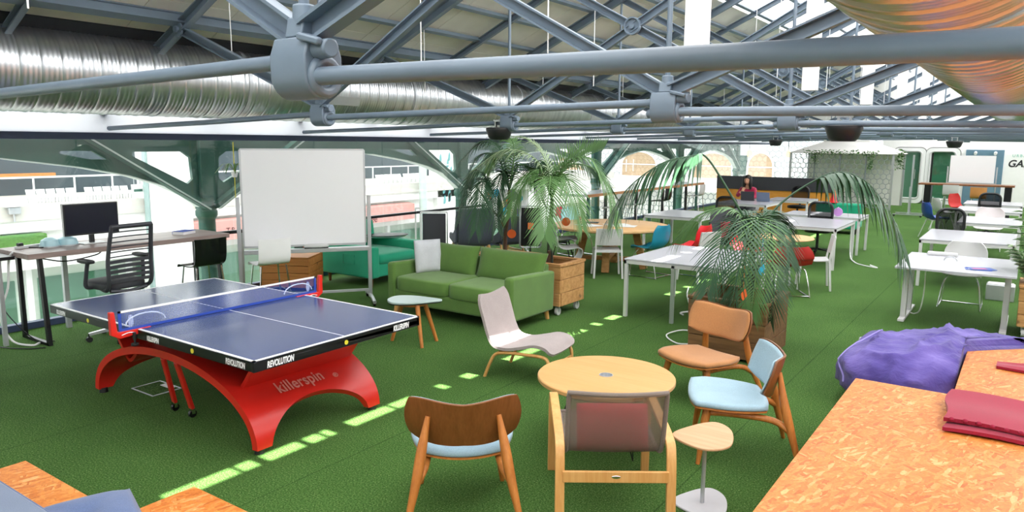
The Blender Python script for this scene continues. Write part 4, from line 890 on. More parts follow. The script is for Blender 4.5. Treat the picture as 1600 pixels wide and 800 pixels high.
# bar height shell stools
def barstool(label, loc, rz, mat, group=None, h=.70):
    t = thing('bar_stool', label, 'stool', loc, rz, group); b = MB()
    pf = spline([(0,-.22,h+.33),(0,-.20,h+.1),(0,-.14,h+.015),(0,0,h),(0,.17,h+.01),(0,.21,h-.02)],5); n_ = len(pf)-1
    b.grid(lambda u, v: ((2*v-1)*.205*(1-.06*u), pf[min(int(u*n_+.5),n_)].y+.03*(2*v-1)**2*(1-u), pf[min(int(u*n_+.5),n_)].z), n_, 8, .012); b.build('shell', mat, t, ang=60)
    for s_ in (-1,1):
        for q in (-1,1):
            b = MB(); b.tube([(s_*.16,q*.13,h-.01),(s_*.215,q*.19,0)], .010, 8); b.build('leg', 'chrome', t)
    b = MB(); b.tube([(-.2,.165,.25),(.2,.165,.25),(.2,-.165,.25),(-.2,-.165,.25)], .008, 6, True); b.build('footring', 'chrome', t); return t
barstool('black gloss bar stool tucked at the standing desk', (-7.95,4.95,0), R(90), simple('black gloss shell','#101114',.12), None, .66)
barstool('white bar stool beside the whiteboard at the end of the standing desk', (-7.72,5.72,0), R(75), 'white', None, .60)
# pine crate behind the whiteboard
t = thing('pine_crate', 'knotty pine crate behind the whiteboard by the glass', 'crate', (-8.72,6.85,0), R(30)); 
for k in range(4): b = MB(); b.box(-.36,-.30,.05+.105*k,.36,.30,.15+.105*k); b.build('plank', 'pine', t, bev=.005)
b = MB(); b.box(-.33,-.28,.0,.33,.28,.05); b.build('base', 'blackm', t); b = MB(); b.box(-.36,-.3,.47,.36,.3,.49); b.build('lid', 'pine', t)
# ---------------------------------------------------------------- mobile whiteboard
M['wboard'] = simple('whiteboard enamel', '#f5f5f8', .15, 0, .01)
wdir = Vector((.88,1.22,0)).normalized(); wa = math.atan2(wdir.y, wdir.x)
t = thing('mobile_whiteboard', 'tall white mobile whiteboard on a grey wheeled stand behind the table tennis table', 'whiteboard', (-7.59,6.2,0), wa)
b = MB(); b.box(-.75,-.012,.80,.75,.012,2.005); bd = b.build('writing_panel', 'wboard', t); b = MB()
for q in (((-.76,0,.80),(-.76,0,2.01)),((.76,0,.80),(.76,0,2.01)),((-.76,0,2.01),(.76,0,2.01)),((-.76,0,.79),(.76,0,.79))): b.bar(q[0],q[1],.022,.03)
b.build('panel_rim', 'alu', bd); b = MB(); b.box(-.76,-.085,.70,.80,-.01,.755); b.build('pen_tray', 'alu', t, bev=.006)
for s_ in (-1,1):
    b = MB(); b.bar((s_*.81,0,.06),(s_*.81,0,1.42),.05,.03); b.build('post', 'alu', t, bev=.006)
    b = MB(); b.tube(spline([(s_*.81,-.36,.055),(s_*.81,-.15,.085),(s_*.81,.15,.085),(s_*.81,.36,.055)],5), .024, 8); ft = b.build('foot_bar', 'alu', t)
    for y in (-.33,.33): b = MB(); b.cyl((s_*.81-.014,y,.028),(s_*.81+.014,y,.028),.028); b.build('caster', 'black', ft)
b = MB(); b.bar((-.81,0,.16),(.81,0,.16),.03,.03); b.build('lower_bar', 'alu', t)
t = thing('board_eraser', 'white board eraser and marker tray piece on the whiteboard ledge', 'eraser', (-7.5,6.28,.756), wa); b = MB(); b.ell((0,-.045,.03),(.16,.03,.03),18,8,.7,.6); b.build('grip', 'wplastic', t); b = MB(); b.box(-.15,-.07,0,.15,-.02,.012); b.build('felt', 'black', t)
for k, (mt, lb) in enumerate((('black','black marker lying on the whiteboard ledge'),('red','red capped marker on the whiteboard ledge'))):
    b = MB(); b.cyl((-.06,0,.008),(.05,0,.008),.008,seg=10); b2 = MB(); b2.cyl((.05,0,.008),(.075,0,.008),.009,seg=10)
    t = thing('marker', lb, 'marker', (-7.76+.11*k,5.98+.15*k,.756), wa); b.build('barrel', 'black', t); b2.build('cap', mt, t)
# ---------------------------------------------------------------- emerald armchair
M['emerald'] = fabric('emerald cloth', '#12a67e', .85, .12)
t = thing('armchair', 'emerald green fabric armchair between the whiteboard and the green sofa', 'armchair', (-8.28,8.02,0))
b = MB(); b.box(-.52,-.42,.14,.55,.42,.34); b.build('frame', 'emerald', t, bev=.02)
for s_ in (-1,1):
    b = MB(); b.box(-.55,s_*.50-.08,.14,.60,s_*.50+.08,.60); ar = b.build('arm', 'emerald', t, bev=.03, seg=3)
    if s_ < 0: b = MB(); b.tube([(.0,-.583,.47),(.24,-.583,.46),(.24,-.583,.33),(0,-.583,.33)], .005, 5, True); b.build('pocket_seam', 'emerald', ar)
b = MB(); b.ell((.08,0,.40),(.5,.43,.085),26,12,.3,.25); b.build('seat_cushion', 'emerald', t, ang=80)
b = MB(); b.obox((-.48,0,.56),(.17,.98,.62),(0,R(-8),0)); b.build('back', 'emerald', t, bev=.05, seg=3)
for x in (-.42,.48):
    for y in (-.48,.48): b = MB(); b.cyl((x,y,.15),(x,y,0),.028,.02); b.build('leg', 'walnut', t)
b = MB(); b.grid(lambda u, v: ((u-.5)*.36, .0, .32*v), 10, 10, lambda u, v: .02+.09*((1-abs(2*u-1)**3)*(1-abs(2*v-1)**3))**.5); o = b.build('throw_pillow', 'lilac', ang=80); o.location = (-8.35,7.75,.49); o.rotation_euler = (R(-20),0,R(75)); tag(o, 'pale pillow on the seat of the emerald armchair', 'pillow')
t = thing('serving_tray', 'white oval tray lying on the back of the emerald armchair', 'tray', (-8.42,8.5,.605), R(60)); b = MB(); b.lathe([(0,0),(.26,0),(.30,.03),(.29,.036),(.25,.012),(0,.012)],32); b.build('dish', 'wplastic', t); t.scale = (1.15,.75,1); b = MB(); b.lathe([(.30,.028),(.306,.036),(.296,.038)],32); b.build('rim', 'black', t)
# folded table frame by the handrail, dark wing chairs
t = thing('folded_table', 'folded table with dark top in a pale frame leaning by the handrail', 'folding table', (-8.72,10.0,0), R(40))
b = MB(); b.obox((0,0,.52),(.42,.03,.66),(R(-6),0,0)); b.build('tabletop', 'chargrey', t, bev=.004); b = MB()
for q in (((-.235,0,.06),(-.235,-.05,.88)),((.235,0,.06),(.235,-.05,.88)),((-.235,-.05,.88),(.235,-.05,.88)),((-.33,0,.0),(-.33,-.03,.95)),((-.33,-.03,.95),(-.24,-.03,.95)),((-.33,0,.08),(.235,0,.08))): b.bar(q[0],q[1],.03,.03)
b.build('pale_frame', 'white', t)
M['slatefab'] = fabric('slate blue grey cloth', '#4d5260', .9, .12)
def wing(label, loc, rz):
    t = thing('wing_chair', label, 'lounge chair', loc, rz); b = MB()
    pf = spline([(0,-.42,1.06),(0,-.36,.75),(0,-.27,.42),(0,-.12,.34),(0,.15,.37),(0,.34,.40)],5); n_ = len(pf)-1
    b.grid(lambda u, v: ((2*v-1)*(.30-.02*u), pf[min(int(u*n_+.5),n_)].y, pf[min(int(u*n_+.5),n_)].z+(.0)), n_, 10, .07); b.build('seat_shell', 'slatefab', t, ang=70)
    for s_ in (-1,1):
        b = MB(); b.prism([(-.40,1.0),(-.30,.42),(-.1,.36),(.32,.42),(.30,.54),(-.05,.56),(-.2,.66),(-.34,1.02)], -.025, .025, Matrix.Translation((s_*.32,0,0)) @ Matrix(((0,0,1,0),(1,0,0,0),(0,1,0,0),(0,0,0,1)))); b.build('wing', 'slatefab', t, bev=.02, seg=3)
        for y0, y1 in ((-.22,-.34),(.24,.36)): b = MB(); b.tube([(s_*.27,y0,.38),(s_*.30,y1,0)], [.026,.018], 12); b.build('leg', 'beech', t)
        b = MB(); b.bar((s_*.285,-.27,.16),(s_*.285,.29,.16),.02,.04); b.build('side_rail', 'beech', t)
    return t
wing('dark slate wing chair behind the green sofa, its tall back to the camera', (-8.15,10.35,0), R(50)).scale = (1,1,.93)
wing('dark slate wing chair turned towards the left beyond the first one', (-8.0,11.2,0), R(70)).scale = (.85,.85,.74)
# pin board with coloured papers, black flip board
t = thing('poster_board', 'white board with coloured paper birds standing behind the wing chairs', 'board', (-8.35,11.75,0), R(38))
b = MB(); b.box(-.42,-.015,.45,.42,.015,1.22); bd = b.build('panel', 'white', t, bev=.004); random.seed(11)
M['cyan'] = simple('cyan paper', '#2aa7c4', .7); M['orange'] = simple('orange paper', '#ea6a2a', .7); M['violet'] = simple('violet paper', '#6d3f96', .7); M['cream'] = simple('cream paper', '#f0e6c0', .7)
for k, (x, z, m_) in enumerate(((-.30,1.10,'cyan'),(-.36,1.10,'orange'),(-.22,1.15,'cyan'),(-.1,.93,'cream'),(.02,.98,'orange'),(-.06,.80,'cyan'),(.2,.78,'violet'),(.22,.68,'cyan'),(.1,1.16,'violet'),(.25,1.05,'cyan'))):
    b = MB(); b.prism([(x-.05,z),(x,z-.09),(x+.06,z-.02),(x+.03,z+.07),(x-.02,z+.06)], .016, .019, Matrix.Rotation(pi/2,4,'X')); b.build('paper_shape', m_, bd, smooth=False)
b = MB(); b.prism(smooth_poly([(-.2,.75),(-.05,1.05),(.15,1.18),(.2,1.05),(.0,.9),(-.1,.7)],4), .0155, .017, Matrix.Rotation(pi/2,4,'X')); b.build('grey_print', simple('grey print','#5f6470',.7), bd, smooth=False)
for s_ in (-1,1): b = MB(); b.bar((s_*.4,0,0),(s_*.4,0,.56),.03,.03); b.bar((s_*.4,-.25,.015),(s_*.4,.25,.015),.03,.03); b.build('leg', 'alu', t)
t = thing('flip_board', 'black chalkboard panel in an aluminium frame on casters by the palms', 'board', (-7.3,11.0,0), R(38))
b = MB(); b.box(-.17,-.01,.28,.17,.01,.97); b.build('panel', 'blackm', t); b = MB(); b.tube([(p[0],0,p[1]) for p in rrect(-.19,.25,.19,1.0,.05)], .016, 8, True); b.build('frame', 'alu', t)
b = MB(); b.bar((0,0,.06),(0,0,.27),.03,.03); b.bar((0,-.25,.07),(0,.25,.07),.03,.03); b.build('stand', 'black', t)
for y in (-.23,.23): b = MB(); b.cyl((-.012,y,.03),(.012,y,.03),.03); b.build('caster', 'black', t)
t = thing('paper_note', 'orange paper square stuck on the black chalkboard panel', 'paper'); b = MB(); b.box(-.05,-.002,-.06,.05,.0,.06); o = b.build('sheet', 'orange', t); t.location = (-7.285,10.98,.64); t.rotation_euler = (0,0,R(38))
# ---------------------------------------------------------------- white desks
def desk(label, x0, x1, y0, y1, h=.73, group='white work desks in rows'):
    t = thing('work_desk', label, 'desk', ((x0+x1)/2,(y0+y1)/2,0), 0, group); a, c_ = (x1-x0)/2, (y1-y0)/2
    b = MB(); b.box(-a,-c_,h-.022,a,c_,h); b.build('tabletop', 'desk', t, bev=.003); b = MB()
    for q in ((-a,-c_,a,-c_+.03),(-a,c_-.03,a,c_),(-a,-c_,-a+.03,c_),(a-.03,-c_,a,c_)): b.box(q[0],q[1],h-.062,q[2],q[3],h-.024)
    b.build('apron_frame', 'wframe', t)
    for sx in (-1,1):
        for sy in (-1,1): b = MB(); b.box(sx*(a-.025)-.022,sy*(c_-.025)-.022,0,sx*(a-.025)+.022,sy*(c_-.025)+.022,h-.024); b.build('leg', 'wframe', t, bev=.003)
    return t
T1 = desk('white desk with sun patches between the sofa planter and the palm', -3.99,-2.72,8.10,9.66)
b = MB(); b.bar((.0,-.76,0),(0,-.76,.70),.04,.04); b.build('leg', 'alu', T1)
T2 = desk('white desk behind the round oak table', -6.25,-5.05,13.46,14.9)
T3 = desk('white desk with a black chair under it right of the palm fronds', -3.85,-2.61,13.30,14.95)
T4 = desk('white desk with the laptops in front of the seated person', -6.2,-5.0,17.45,18.85)
desk('white desk in front of the chipboard booth with a black chair behind', -5.55,-4.5,19.3,20.4)
desk('white desk with a round lilac disc standing at its edge', -4.1,-2.62,15.45,16.4)
desk('white desk second from the front in the right hand row', -1.30,-.09,12.65,14.3)
desk('white desk third from the front in the right hand row', -1.05,-.05,15.9,17.4)
desk('white desk fourth from the front in the right hand row', -1.30,-.08,18.9,20.3)
desk('white desk farthest back in the right hand row', -1.30,-.1,21.2,22.5)
t = thing('work_desk', 'white desk on pedestal feet nearest the camera in the right hand row', 'desk', (-.62,10.35,0), 0, None)
b = MB(); b.box(-.60,-.70,.685,.60,.78,.71); b.build('tabletop', 'desk', t, bev=.003)
for sx in (-1,1):
    b = MB(); b.box(sx*.52-.035,-.45,0,sx*.52+.035,.62,.03); ft = b.build('foot', 'wframe', t, bev=.004)
    for y in (-.25,.25): b = MB(); b.box(sx*.52-.03,y-.045,.03,sx*.52+.03,y+.045,.685); b.build('leg', 'wframe', t, bev=.003)
M['magblue'] = simple('blue magazine print', '#3e5fb0', .35); M['magpink'] = simple('pink magazine print','#c65a86',.35)
for k in range(2):
    t = thing('magazine', ['glossy blue magazine on the nearest right hand desk, upper one','glossy blue magazine on the nearest right hand desk, lower one'][1-k], 'magazine', (-.40+.03*k,10.0+.02*k,.711+.005*k), R(8+18*k)); b = MB(); b.box(-.13,-.09,0,.13,.09,.004); b.build('cover', 'magblue', t); b = MB(); b.box(-.1,-.05,.004,.05,.03,.0045); b.build('print', 'magpink' if k else 'white', t)
t = thing('desk_organiser', 'white box on the back edge of the nearest right hand desk', 'box', (-.85,11.0,.711)); b = MB(); b.box(-.17,-.06,0,.17,.06,.035); b.build('box', 'wplastic', t, bev=.008); b = MB(); b.box(-.165,-.055,.035,.165,.055,.039); b.build('lid', 'white', t)
t = thing('monitor_arm', 'white curved cable arm on the nearest right hand desk', 'stand', (-.72,10.55,.711)); b = MB(); b.tube([(-.07*math.cos(a),0,.05*math.sin(a)) for a in [pi*k/8 for k in range(9)]], .007, 6); b.build('arm', 'alu', t)
cable('white cable from the nearest right hand desk down to the turf', [(-.95,10.2,.68),(-.95,10.25,.35),(-.98,10.3,.1),(-1.05,10.45,.01),(-1.12,10.5,.008)], .008)
cable('white cable trailing on the turf beside the black chair desk', [(-2.66,14.85,.68),(-2.65,14.88,.1),(-2.5,14.5,.008),(-2.3,14.2,.008),(-2.05,14.05,.008),(-2.2,14.3,.008)], .012)
cable('white cable looping on the turf left of the palm planter', [(-4.02,10.33,.008),(-3.75,9.6,.05),(-3.5,9.1,.01),(-3.36,8.95,.008),(-3.45,8.65,.02),(-3.4,8.6,.008)], .010)
cable('white cable coiled beside the tan chair', [(-3.0,7.9,.008),(-3.1,7.75,.03),(-3.15,7.5,.02),(-2.95,7.3,.008),(-2.8,7.35,.008)], .008)
b = MB(); b.lathe([(0,0),(.06,0),(.06,.004),(0,.004)],20,(-4.03,10.38,.0)); 
# round oak table
t = thing('round_table', 'large round pale oak table with thick splayed timber legs', 'table', (-5.83,11.28,0))
b = MB(); b.lathe([(0,.695),(.98,.695),(1.0,.71),(1.0,.735),(.99,.74),(0,.74)],72); b.build('tabletop', 'oakx', t)
for k in range(4):
    a = R(20+90*k); c_, s_ = math.cos(a), math.sin(a); b = MB(); b.bar((c_*.42,s_*.42,.695),(c_*.58,s_*.58,0),.12,.12,(c_,s_,0)); b.build('leg', 'crate', t, bev=.008)
for k in range(2):
    a = R(20+90*k); c_, s_ = math.cos(a), math.sin(a); b = MB(); b.bar((-c_*.55,-s_*.55,.16+.06*k),(c_*.55,s_*.55,.16+.06*k),.09,.07); b.build('stretcher', 'crate', t, bev=.006)
for k, (x, y, a, m_, lb) in enumerate(((-6.25,11.35,20,'chargrey','dark tablet lying on the round oak table'),)):
    t = thing('tablet', lb, 'tablet', (x,y,.741), R(a)); b = MB(); b.box(-.13,-.09,0,.13,.09,.01); b.build('casing', m_, t, bev=.003); b = MB(); b.box(-.12,-.08,.01,.12,.08,.0105); b.build('screen', 'screen', t)
for k, (x, y, a) in enumerate(((-5.75,11.35,50),(-5.55,11.2,15),(-6.05,10.9,-20))):
    b = MB(); b.box(-.21,-.15,0,.21,.15,.003); o = b.build('paper_sheet', 'white', smooth=False); o.location = (x,y,.741+.004*k); o.rotation_euler = (0,0,R(a)); tag(o, ['white paper sheet near the middle of the round oak table','white paper sheet overlapping another on the round oak table','white paper sheet at the near edge of the round oak table'][k], 'paper')
t = thing('round_table', 'small round wood topped table between the red chairs', 'table', (-3.0,11.55,0)); b = MB(); b.lathe([(0,.705),(.42,.705),(.43,.715),(.42,.73),(0,.73)],48); b.build('tabletop', 'oakx', t)
for k in range(3):
    a = R(90+120*k); b = MB(); b.tube([(math.cos(a)*.1,math.sin(a)*.1,.705),(math.cos(a)*.16,math.sin(a)*.16,0)], .016, 8); b.build('leg', 'wframe', t)
# ---------------------------------------------------------------- chair families
def shellchair(label, loc, rz, mat, base='sled', h=.45, bh=.83, w_=.24, group=None):
    t = thing('shell_chair', label, 'chair', loc, rz, group)
    pf = spline([(0,-.27,bh),(0,-.235,bh-.16),(0,-.20,h+.10),(0,-.12,h+.01),(0,.02,h-.005),(0,.19,h+.02),(0,.25,h-.005)],5); n_ = len(pf)-1
    def f(u, v):
        p = pf[min(int(u*n_+.5),n_)]; a = 2*v-1; e = 1-.35*max(0,1-u/.16)**2-.18*max(0,(u-.86)/.14)**2; return (a*w_*e, p.y+.06*a*a*(1-u)*(1 if u < .5 else .4), p.z+.045*a*a*(.25+.75*max(0,min(1,(u-.3)*3)))*(1-.7*max(0,(u-.75)/.25)))
    b = MB(); b.grid(f, n_, 12, .014); b.build('shell', mat, t, ang=70)
    if base == 'sled':
        for s_ in (-1,1):
            b = MB(); b.tube(spline([(s_*.15,.14,h-.02),(s_*.20,.2,h-.12),(s_*.24,.24,.03),(s_*.24,.2,.012),(s_*.24,-.2,.012),(s_*.24,-.25,.03),(s_*.2,-.16,h-.08),(s_*.15,-.12,h-.02)],4), .009, 8); b.build('sled_leg', 'chrome', t)
        b = MB(); b.tube([(-.24,-.22,.012),(.24,-.22,.012)], .008, 6); b.build('cross_tube', 'chrome', t); b = MB(); b.tube([(-.15,0,h-.025),(.15,0,h-.025)], .012, 6); b.build('cross_tube', 'chrome', t)
    else:
        for s_ in (-1,1):
            for q in (-1,1): b = MB(); b.tube([(s_*.13,q*.1,h-.02),(s_*.22,q*.22,0)], [.012,.009], 8); b.build('leg', base, t)
        b = MB(); b.bar((-.13,0,h-.025),(.13,0,h-.025),.2,.02); b.build('mount', base, t)
    return t
def stackchair(label, loc, rz, group=None, mat='wplastic'):
    t = thing('stacking_chair', label, 'chair', loc, rz, group)
    b = MB(); b.grid(lambda u, v: ((2*u-1)*.20, -.2+.4*v, .445-.012*math.sin(pi*v)), 6, 8, .02); b.build('seat', mat, t, bev=.004)
    b = MB(); b.grid(lambda u, v: ((2*u-1)*(.19-.01*v), -.215-.05*v+.02*(1-(2*u-1)**2)*-1, .53+.27*v), 8, 6, .016); b.build('backrest', mat, t, bev=.004)
    for s_ in (-1,1):
        b = MB(); b.bar((s_*.225,-.24,0),(s_*.205,-.205,.46),.03,.03); b.bar((s_*.205,-.205,.46),(s_*.195,-.265,.80),.028,.028); b.build('leg', 'wframe', t, bev=.003)
        b = MB(); b.bar((s_*.225,.21,0),(s_*.2,.18,.44),.03,.03); b.build('leg', 'wframe', t, bev=.003)
    b = MB(); b.box(-.2,-.215,.415,.2,-.195,.435); b.build('rear_rail', 'wframe', t); return t
def officechair(label, loc, rz, group=None, h=.47):
    t = thing('office_chair', label, 'office chair', loc, rz, group)
    b = MB(); b.ell((0,.02,h),(.24,.235,.045),22,10,.5,.55); b.build('seat', 'black', t); b = MB(); b.cyl((0,0,.1),(0,0,h-.03),.028); b.build('gas_lift', 'black', t)
    b = MB(); b.tube([(x,-.235-.02*(z-.6),z) for x, z in rrect(-.215,.56,.215,1.0,.13,6)], .026, 8, True); b.build('back_frame', 'black', t)
    b = MB(); b.grid(lambda u, v: ((2*u-1)*.2, -.235-.02*(.58+.4*v-.6)+.01, .58+.4*v), 4, 4, .004); b.build('mesh_back', M['bmesh'], t)
    b = MB(); b.tube(spline([(0,-.05,h-.04),(0,-.22,h-.03),(0,-.26,h+.15)],4), .025, 8); b.build('back_stem', 'black', t)
    for k in range(5):
        a = R(90+72*k); c_, s_ = math.cos(a), math.sin(a); b = MB(); b.bar((0,0,.11),(c_*.29,s_*.29,.075),.05,.035,w1=.03,h1=.02); lg = b.build('base_arm', 'black', t); b = MB(); b.cyl((c_*.29-.012,s_*.29,.028),(c_*.29+.012,s_*.29,.028),.028,seg=12); b.build('caster', 'black', lg)
    return t
def bm_():
    t = NT('black mesh'); d = t.n('ShaderNodeBsdfDiffuse'); d.inputs[0].default_value = (.015,.015,.018,1); tr = t.n('ShaderNodeBsdfTransparent'); mx = t.n('ShaderNodeMixShader')
    ck = t.n('ShaderNodeTexChecker', _Scale=260.0); t.l(t.coord(), ck.inputs['Vector']); mr = t.n('ShaderNodeMapRange', _To_Min=.35, _To_Max=.75); t.l(ck.outputs['Fac'], mr.inputs['Value']); t.l(mr.outputs[0], mx.inputs[0])
    t.l(tr.outputs[0], mx.inputs[1]); t.l(d.outputs[0], mx.inputs[2]); t.l(mx.outputs[0], t.out.inputs[0]); return t.m
M['bmesh'] = bm_()
def ang(dx, dy): return math.atan2(dy, dx)-pi/2
M['tealp'] = simple('teal plastic', '#127f9c', .35); M['redp'] = simple('red upholstery', '#b3201c', .6); M['redp2'] = simple('bright red plastic', '#e0202c', .4); M['navyp'] = simple('royal blue plastic', '#2a4aa0', .4); M['aquap'] = simple('pale aqua plastic', '#9fd0d6', .4); M['pinkw'] = simple('pinkish white plastic','#e6dcdf',.4); M['magenta'] = simple('magenta plastic','#c9294f',.4)
G2 = 'chairs around the round oak table'
stackchair('white four legged chair with its back to the camera at the round oak table', (-5.47,10.48,0), ang(-.56,.83), G2)
shellchair('teal shell chair on the right side of the round oak table', (-4.92,10.95,0), ang(-1,.15), 'tealp', 'sled', .45, .84, .25, G2)
shellchair('bright red shell chair behind the teal one', (-4.45,11.55,0), ang(-1,.1), 'redp2', 'sled', .45, .82, .27, G2)
stackchair('white four legged chair right of the bright red shell chair', (-4.15,11.0,0), ang(-.9,.4), G2)
shellchair('off white shell chair at the left side of the round oak table', (-6.58,10.9,0), ang(.85,.35), 'wplastic', 'blackm', .45, .86, .23, G2)
shellchair('pale aqua shell chair on the far left of the round oak table', (-7.05,12.2,0), ang(.9,-.3), 'aquap', 'sled', .45, .9, .22, G2)
shellchair('magenta seat chair behind the black chalkboard panel', (-7.75,13.1,0), ang(1,.2), 'magenta', 'sled', .55, .8, .24, G2)
t = thing('cantilever_chair', 'one piece white S shaped plastic chair at the near left of the round oak table', 'chair', (-6.15,10.35,0), ang(.75,.6), G2)
pf = spline([(0,-.23,.83),(0,-.21,.62),(0,-.17,.47),(0,-.05,.42),(0,.14,.44),(0,.22,.40),(0,.19,.27),(0,.05,.12),(0,-.12,.03),(0,-.25,.008)],5); n_ = len(pf)-1
b = MB(); b.grid(lambda u, v: ((2*v-1)*(.2+.05*abs(u-.45)), pf[min(int(u*n_+.5),n_)].y+.03*(2*v-1)**2*(1-u), pf[min(int(u*n_+.5),n_)].z), n_, 10, .014); b.build('shell', 'wplastic', t, ang=80)
shellchair('dark red upholstered chair with its back to the camera by the small round table', (-2.72,10.78,0), ang(-.5,.85), 'redp', 'sled', .42, .71, .29)
stackchair('white chair at the right of the small round table, seen from the side', (-2.55,11.5,0), ang(-.95,-.3))
shellchair('bright red chair at the left of the small round table behind the palm', (-3.55,11.5,0), ang(1,.0), 'redp2', 'wframe', .45, .72, .25)
officechair('black mesh office chair at the far side of the desk right of the palm', (-3.32,15.2,0), ang(.1,-1))
officechair('black mesh office chair at the far side of the desk behind the oak table', (-5.3,15.35,0), ang(0,-1))
officechair('black mesh office chair with a jacket between the oak table and the palm', (-4.45,12.75,0), ang(-.6,.8))
M['greyj'] = fabric('charcoal jacket cloth','#4a4c55'); M['pinkj'] = fabric('raspberry cloth','#c0324f')
t = thing('jacket', 'charcoal and raspberry jacket hanging on the chair behind the palm', 'jacket', (-4.31,12.56,.60), ang(-.6,.8)); b = MB(); b.grid(lambda u, v: ((2*u-1)*.25, -.06-.03*math.sin(3*u+2*v), .42-.62*v), 10, 10, .05); b.build('back', 'greyj', t, ang=80); b = MB(); b.grid(lambda u, v: ((2*u-1)*.14+.06, -.12-.02*math.sin(4*u), .2-.28*v), 6, 6, .04); b.build('lining', 'pinkj', t, ang=80)
officechair('black office chair in front of the chipboard booth', (-5.1,20.75,0), ang(0,-1))
shellchair('white shell chair at the nearest right hand desk', (-.62,11.35,0), ang(0,-1), 'wplastic', 'sled', .45, .84, .25)
officechair('black mesh office chair between the second and third right hand desks', (-1.05,15.1,0), ang(.25,-1))
shellchair('pinkish white shell chair behind the third right hand desk', (-.62,18.0,0), ang(0,-1), 'pinkw', 'sled', .45, .86, .26)
officechair('large black office chair behind the fourth right hand desk', (-.75,20.85,0), ang(0,-1), None, .5)
shellchair('royal blue shell chair on the aisle side of the right hand row', (-1.75,19.6,0), ang(.8,.5), 'navyp', 'wframe')
shellchair('white shell chair behind the royal blue one', (-1.72,21.4,0), ang(.8,.5), 'wplastic', 'wframe')
shellchair('dark red chair beside the far standing table', (-1.5,23.4,0), ang(.8,-.5), 'redp', 'blackm')
# far standing table with the second whiteboard
t = thing('standing_table', 'long dark standing table in front of the far whiteboard', 'table', (-1.6,26.0,0)); b = MB(); b.box(-1.2,-.35,.95,1.25,.35,1.0); b.build('tabletop', 'walnut', t, bev=.004)
for x in (-.95,1.1): b = MB(); b.box(x-.09,-.25,0,x+.09,.25,.95); b.build('leg_panel', 'blackm', t)
t = thing('mobile_whiteboard', 'small white mobile whiteboard standing by the far blue door', 'whiteboard', (-1.5,26.6,0)); b = MB(); b.box(-.58,-.012,1.02,.6,.012,1.84); b.build('writing_panel', 'wboard', t); b = MB()
for q in (((-.63,0,.1),(-.63,0,1.5)),((.65,0,.1),(.65,0,1.5)),((-.63,0,1.0),(.65,0,1.0))): b.bar(q[0],q[1],.035,.035)
for x in (-.63,.65): b.bar((x,-.3,.03),(x,.3,.03),.05,.06); b.bar((x,0,.03),(x,0,.12),.03,.03)
b.build('stand', 'alu', t)
t = thing('wheeled_stand', 'bare grey wheeled stand in front of the pod doors', 'stand', (-2.95,25.3,0)); b = MB(); b.bar((0,.1,.06),(0,.1,1.85),.05,.035); b.bar((0,-.1,.06),(0,-.1,.9),.05,.035); b.build('post', 'alu', t)
for y in (-.3,.3):
    b = MB(); b.bar((-.4,y,.07),(.4,y,.07),.04,.03); ft = b.build('foot_bar', 'alu', t)
    for x in (-.36,.36): b = MB(); b.cyl((x,y-.015,.03),(x,y+.015,.03),.03,seg=10); b.build('caster', 'black', ft)
b = MB(); b.bar((0,-.3,.1),(0,.3,.1),.04,.04); b.build('cross_bar', 'alu', t)
barstool('pale bar stool on the near side of the far standing table', (-1.9,25.4,0), ang(0,1), 'wplastic', 'stools at the far standing table', .66)
barstool('tan bar stool on the near side of the far standing table', (-1.2,25.4,0), ang(0,1), simple('tan plastic','#c98a4e',.5), 'stools at the far standing table', .62)
# counter along the glass with its stools
t = thing('bar_counter', 'long white bar counter with brown edge running along the far glass wall', 'counter', (-8.4,17.9,0)); b = MB(); b.box(-.36,-3.5,.93,.36,3.6,.985); b.build('countertop', 'desk', t); b = MB(); b.box(.36,-3.5,.925,.385,3.6,.988); b.build('brown_edge', 'capwood', t)
for k in range(9): b = MB(); y = -3.35+.82*k; b.bar((.3,y,0),(.3,y,.93),.06,.06); b.build('leg', 'green' if k % 2 == 0 else 'blackm', t)
for k, (x, y, m_, lb) in enumerate(((-7.8,15.2,'wplastic','white bar stool at the near end of the long counter'),(-7.8,16.3,'wplastic','white bar stool second along the long counter'),(-7.8,17.9,'black','black bar stool at the middle of the long counter'),(-7.8,20.3,'wplastic','white bar stool at the far end of the long counter'))):
    barstool(lb, (x,y,0), ang(-1,0), m_, 'bar stools along the counter', .66)
# far clutter: emerald sofa, cone, purple mat
t = thing('sofa', 'emerald green sofa far back in front of the gazebo', 'sofa', (-3.85,19.4,0)); b = MB(); b.box(-.55,-.38,.12,.55,.38,.40); b.build('seat', 'emerald', t, bev=.04); b = MB(); b.box(-.55,.25,.40,.55,.42,.70); b.build('back', 'emerald', t, bev=.05)
for x in (-.5,.5): b = MB(); b.box(x-.03,-.3,0,x+.03,.3,.12); b.build('leg', 'blackm', t)
t = thing('traffic_cone', 'red and white traffic cone on the far emerald sofa', 'traffic cone', (-4.0,19.735,.70)); b = MB(); b.lathe([(.09,0),(.02,.32),(0,.32)],18); b.build('cone', 'redp2', t); b = MB(); b.lathe([(.07,.085),(.057,.13),(.054,.13)],18); b.lathe([(.045,.2),(.033,.24),(.03,.24)],18); b.build('white_band', 'white', t); b = MB(); b.box(-.11,-.11,0,.11,.11,.015); b.build('foot', 'redp2', t)
M['lilacp'] = simple('lilac plastic','#c78fd6',.5)
t = thing('round_mat', 'round lilac disc standing on the front edge of a white desk', 'mat', (-3.05,15.58,.735+.085)); b = MB(); b.m = Matrix.Rotation(pi/2,4,'X'); b.lathe([(0,0),(.08,0),(.085,.008),(.08,.016),(0,.016)],28); b.build('disc', 'lilacp', t); b = MB(); b.bar((0,-.005,.08),(0,-.005,.10),.01,.004); b.build('loop', 'white', t)
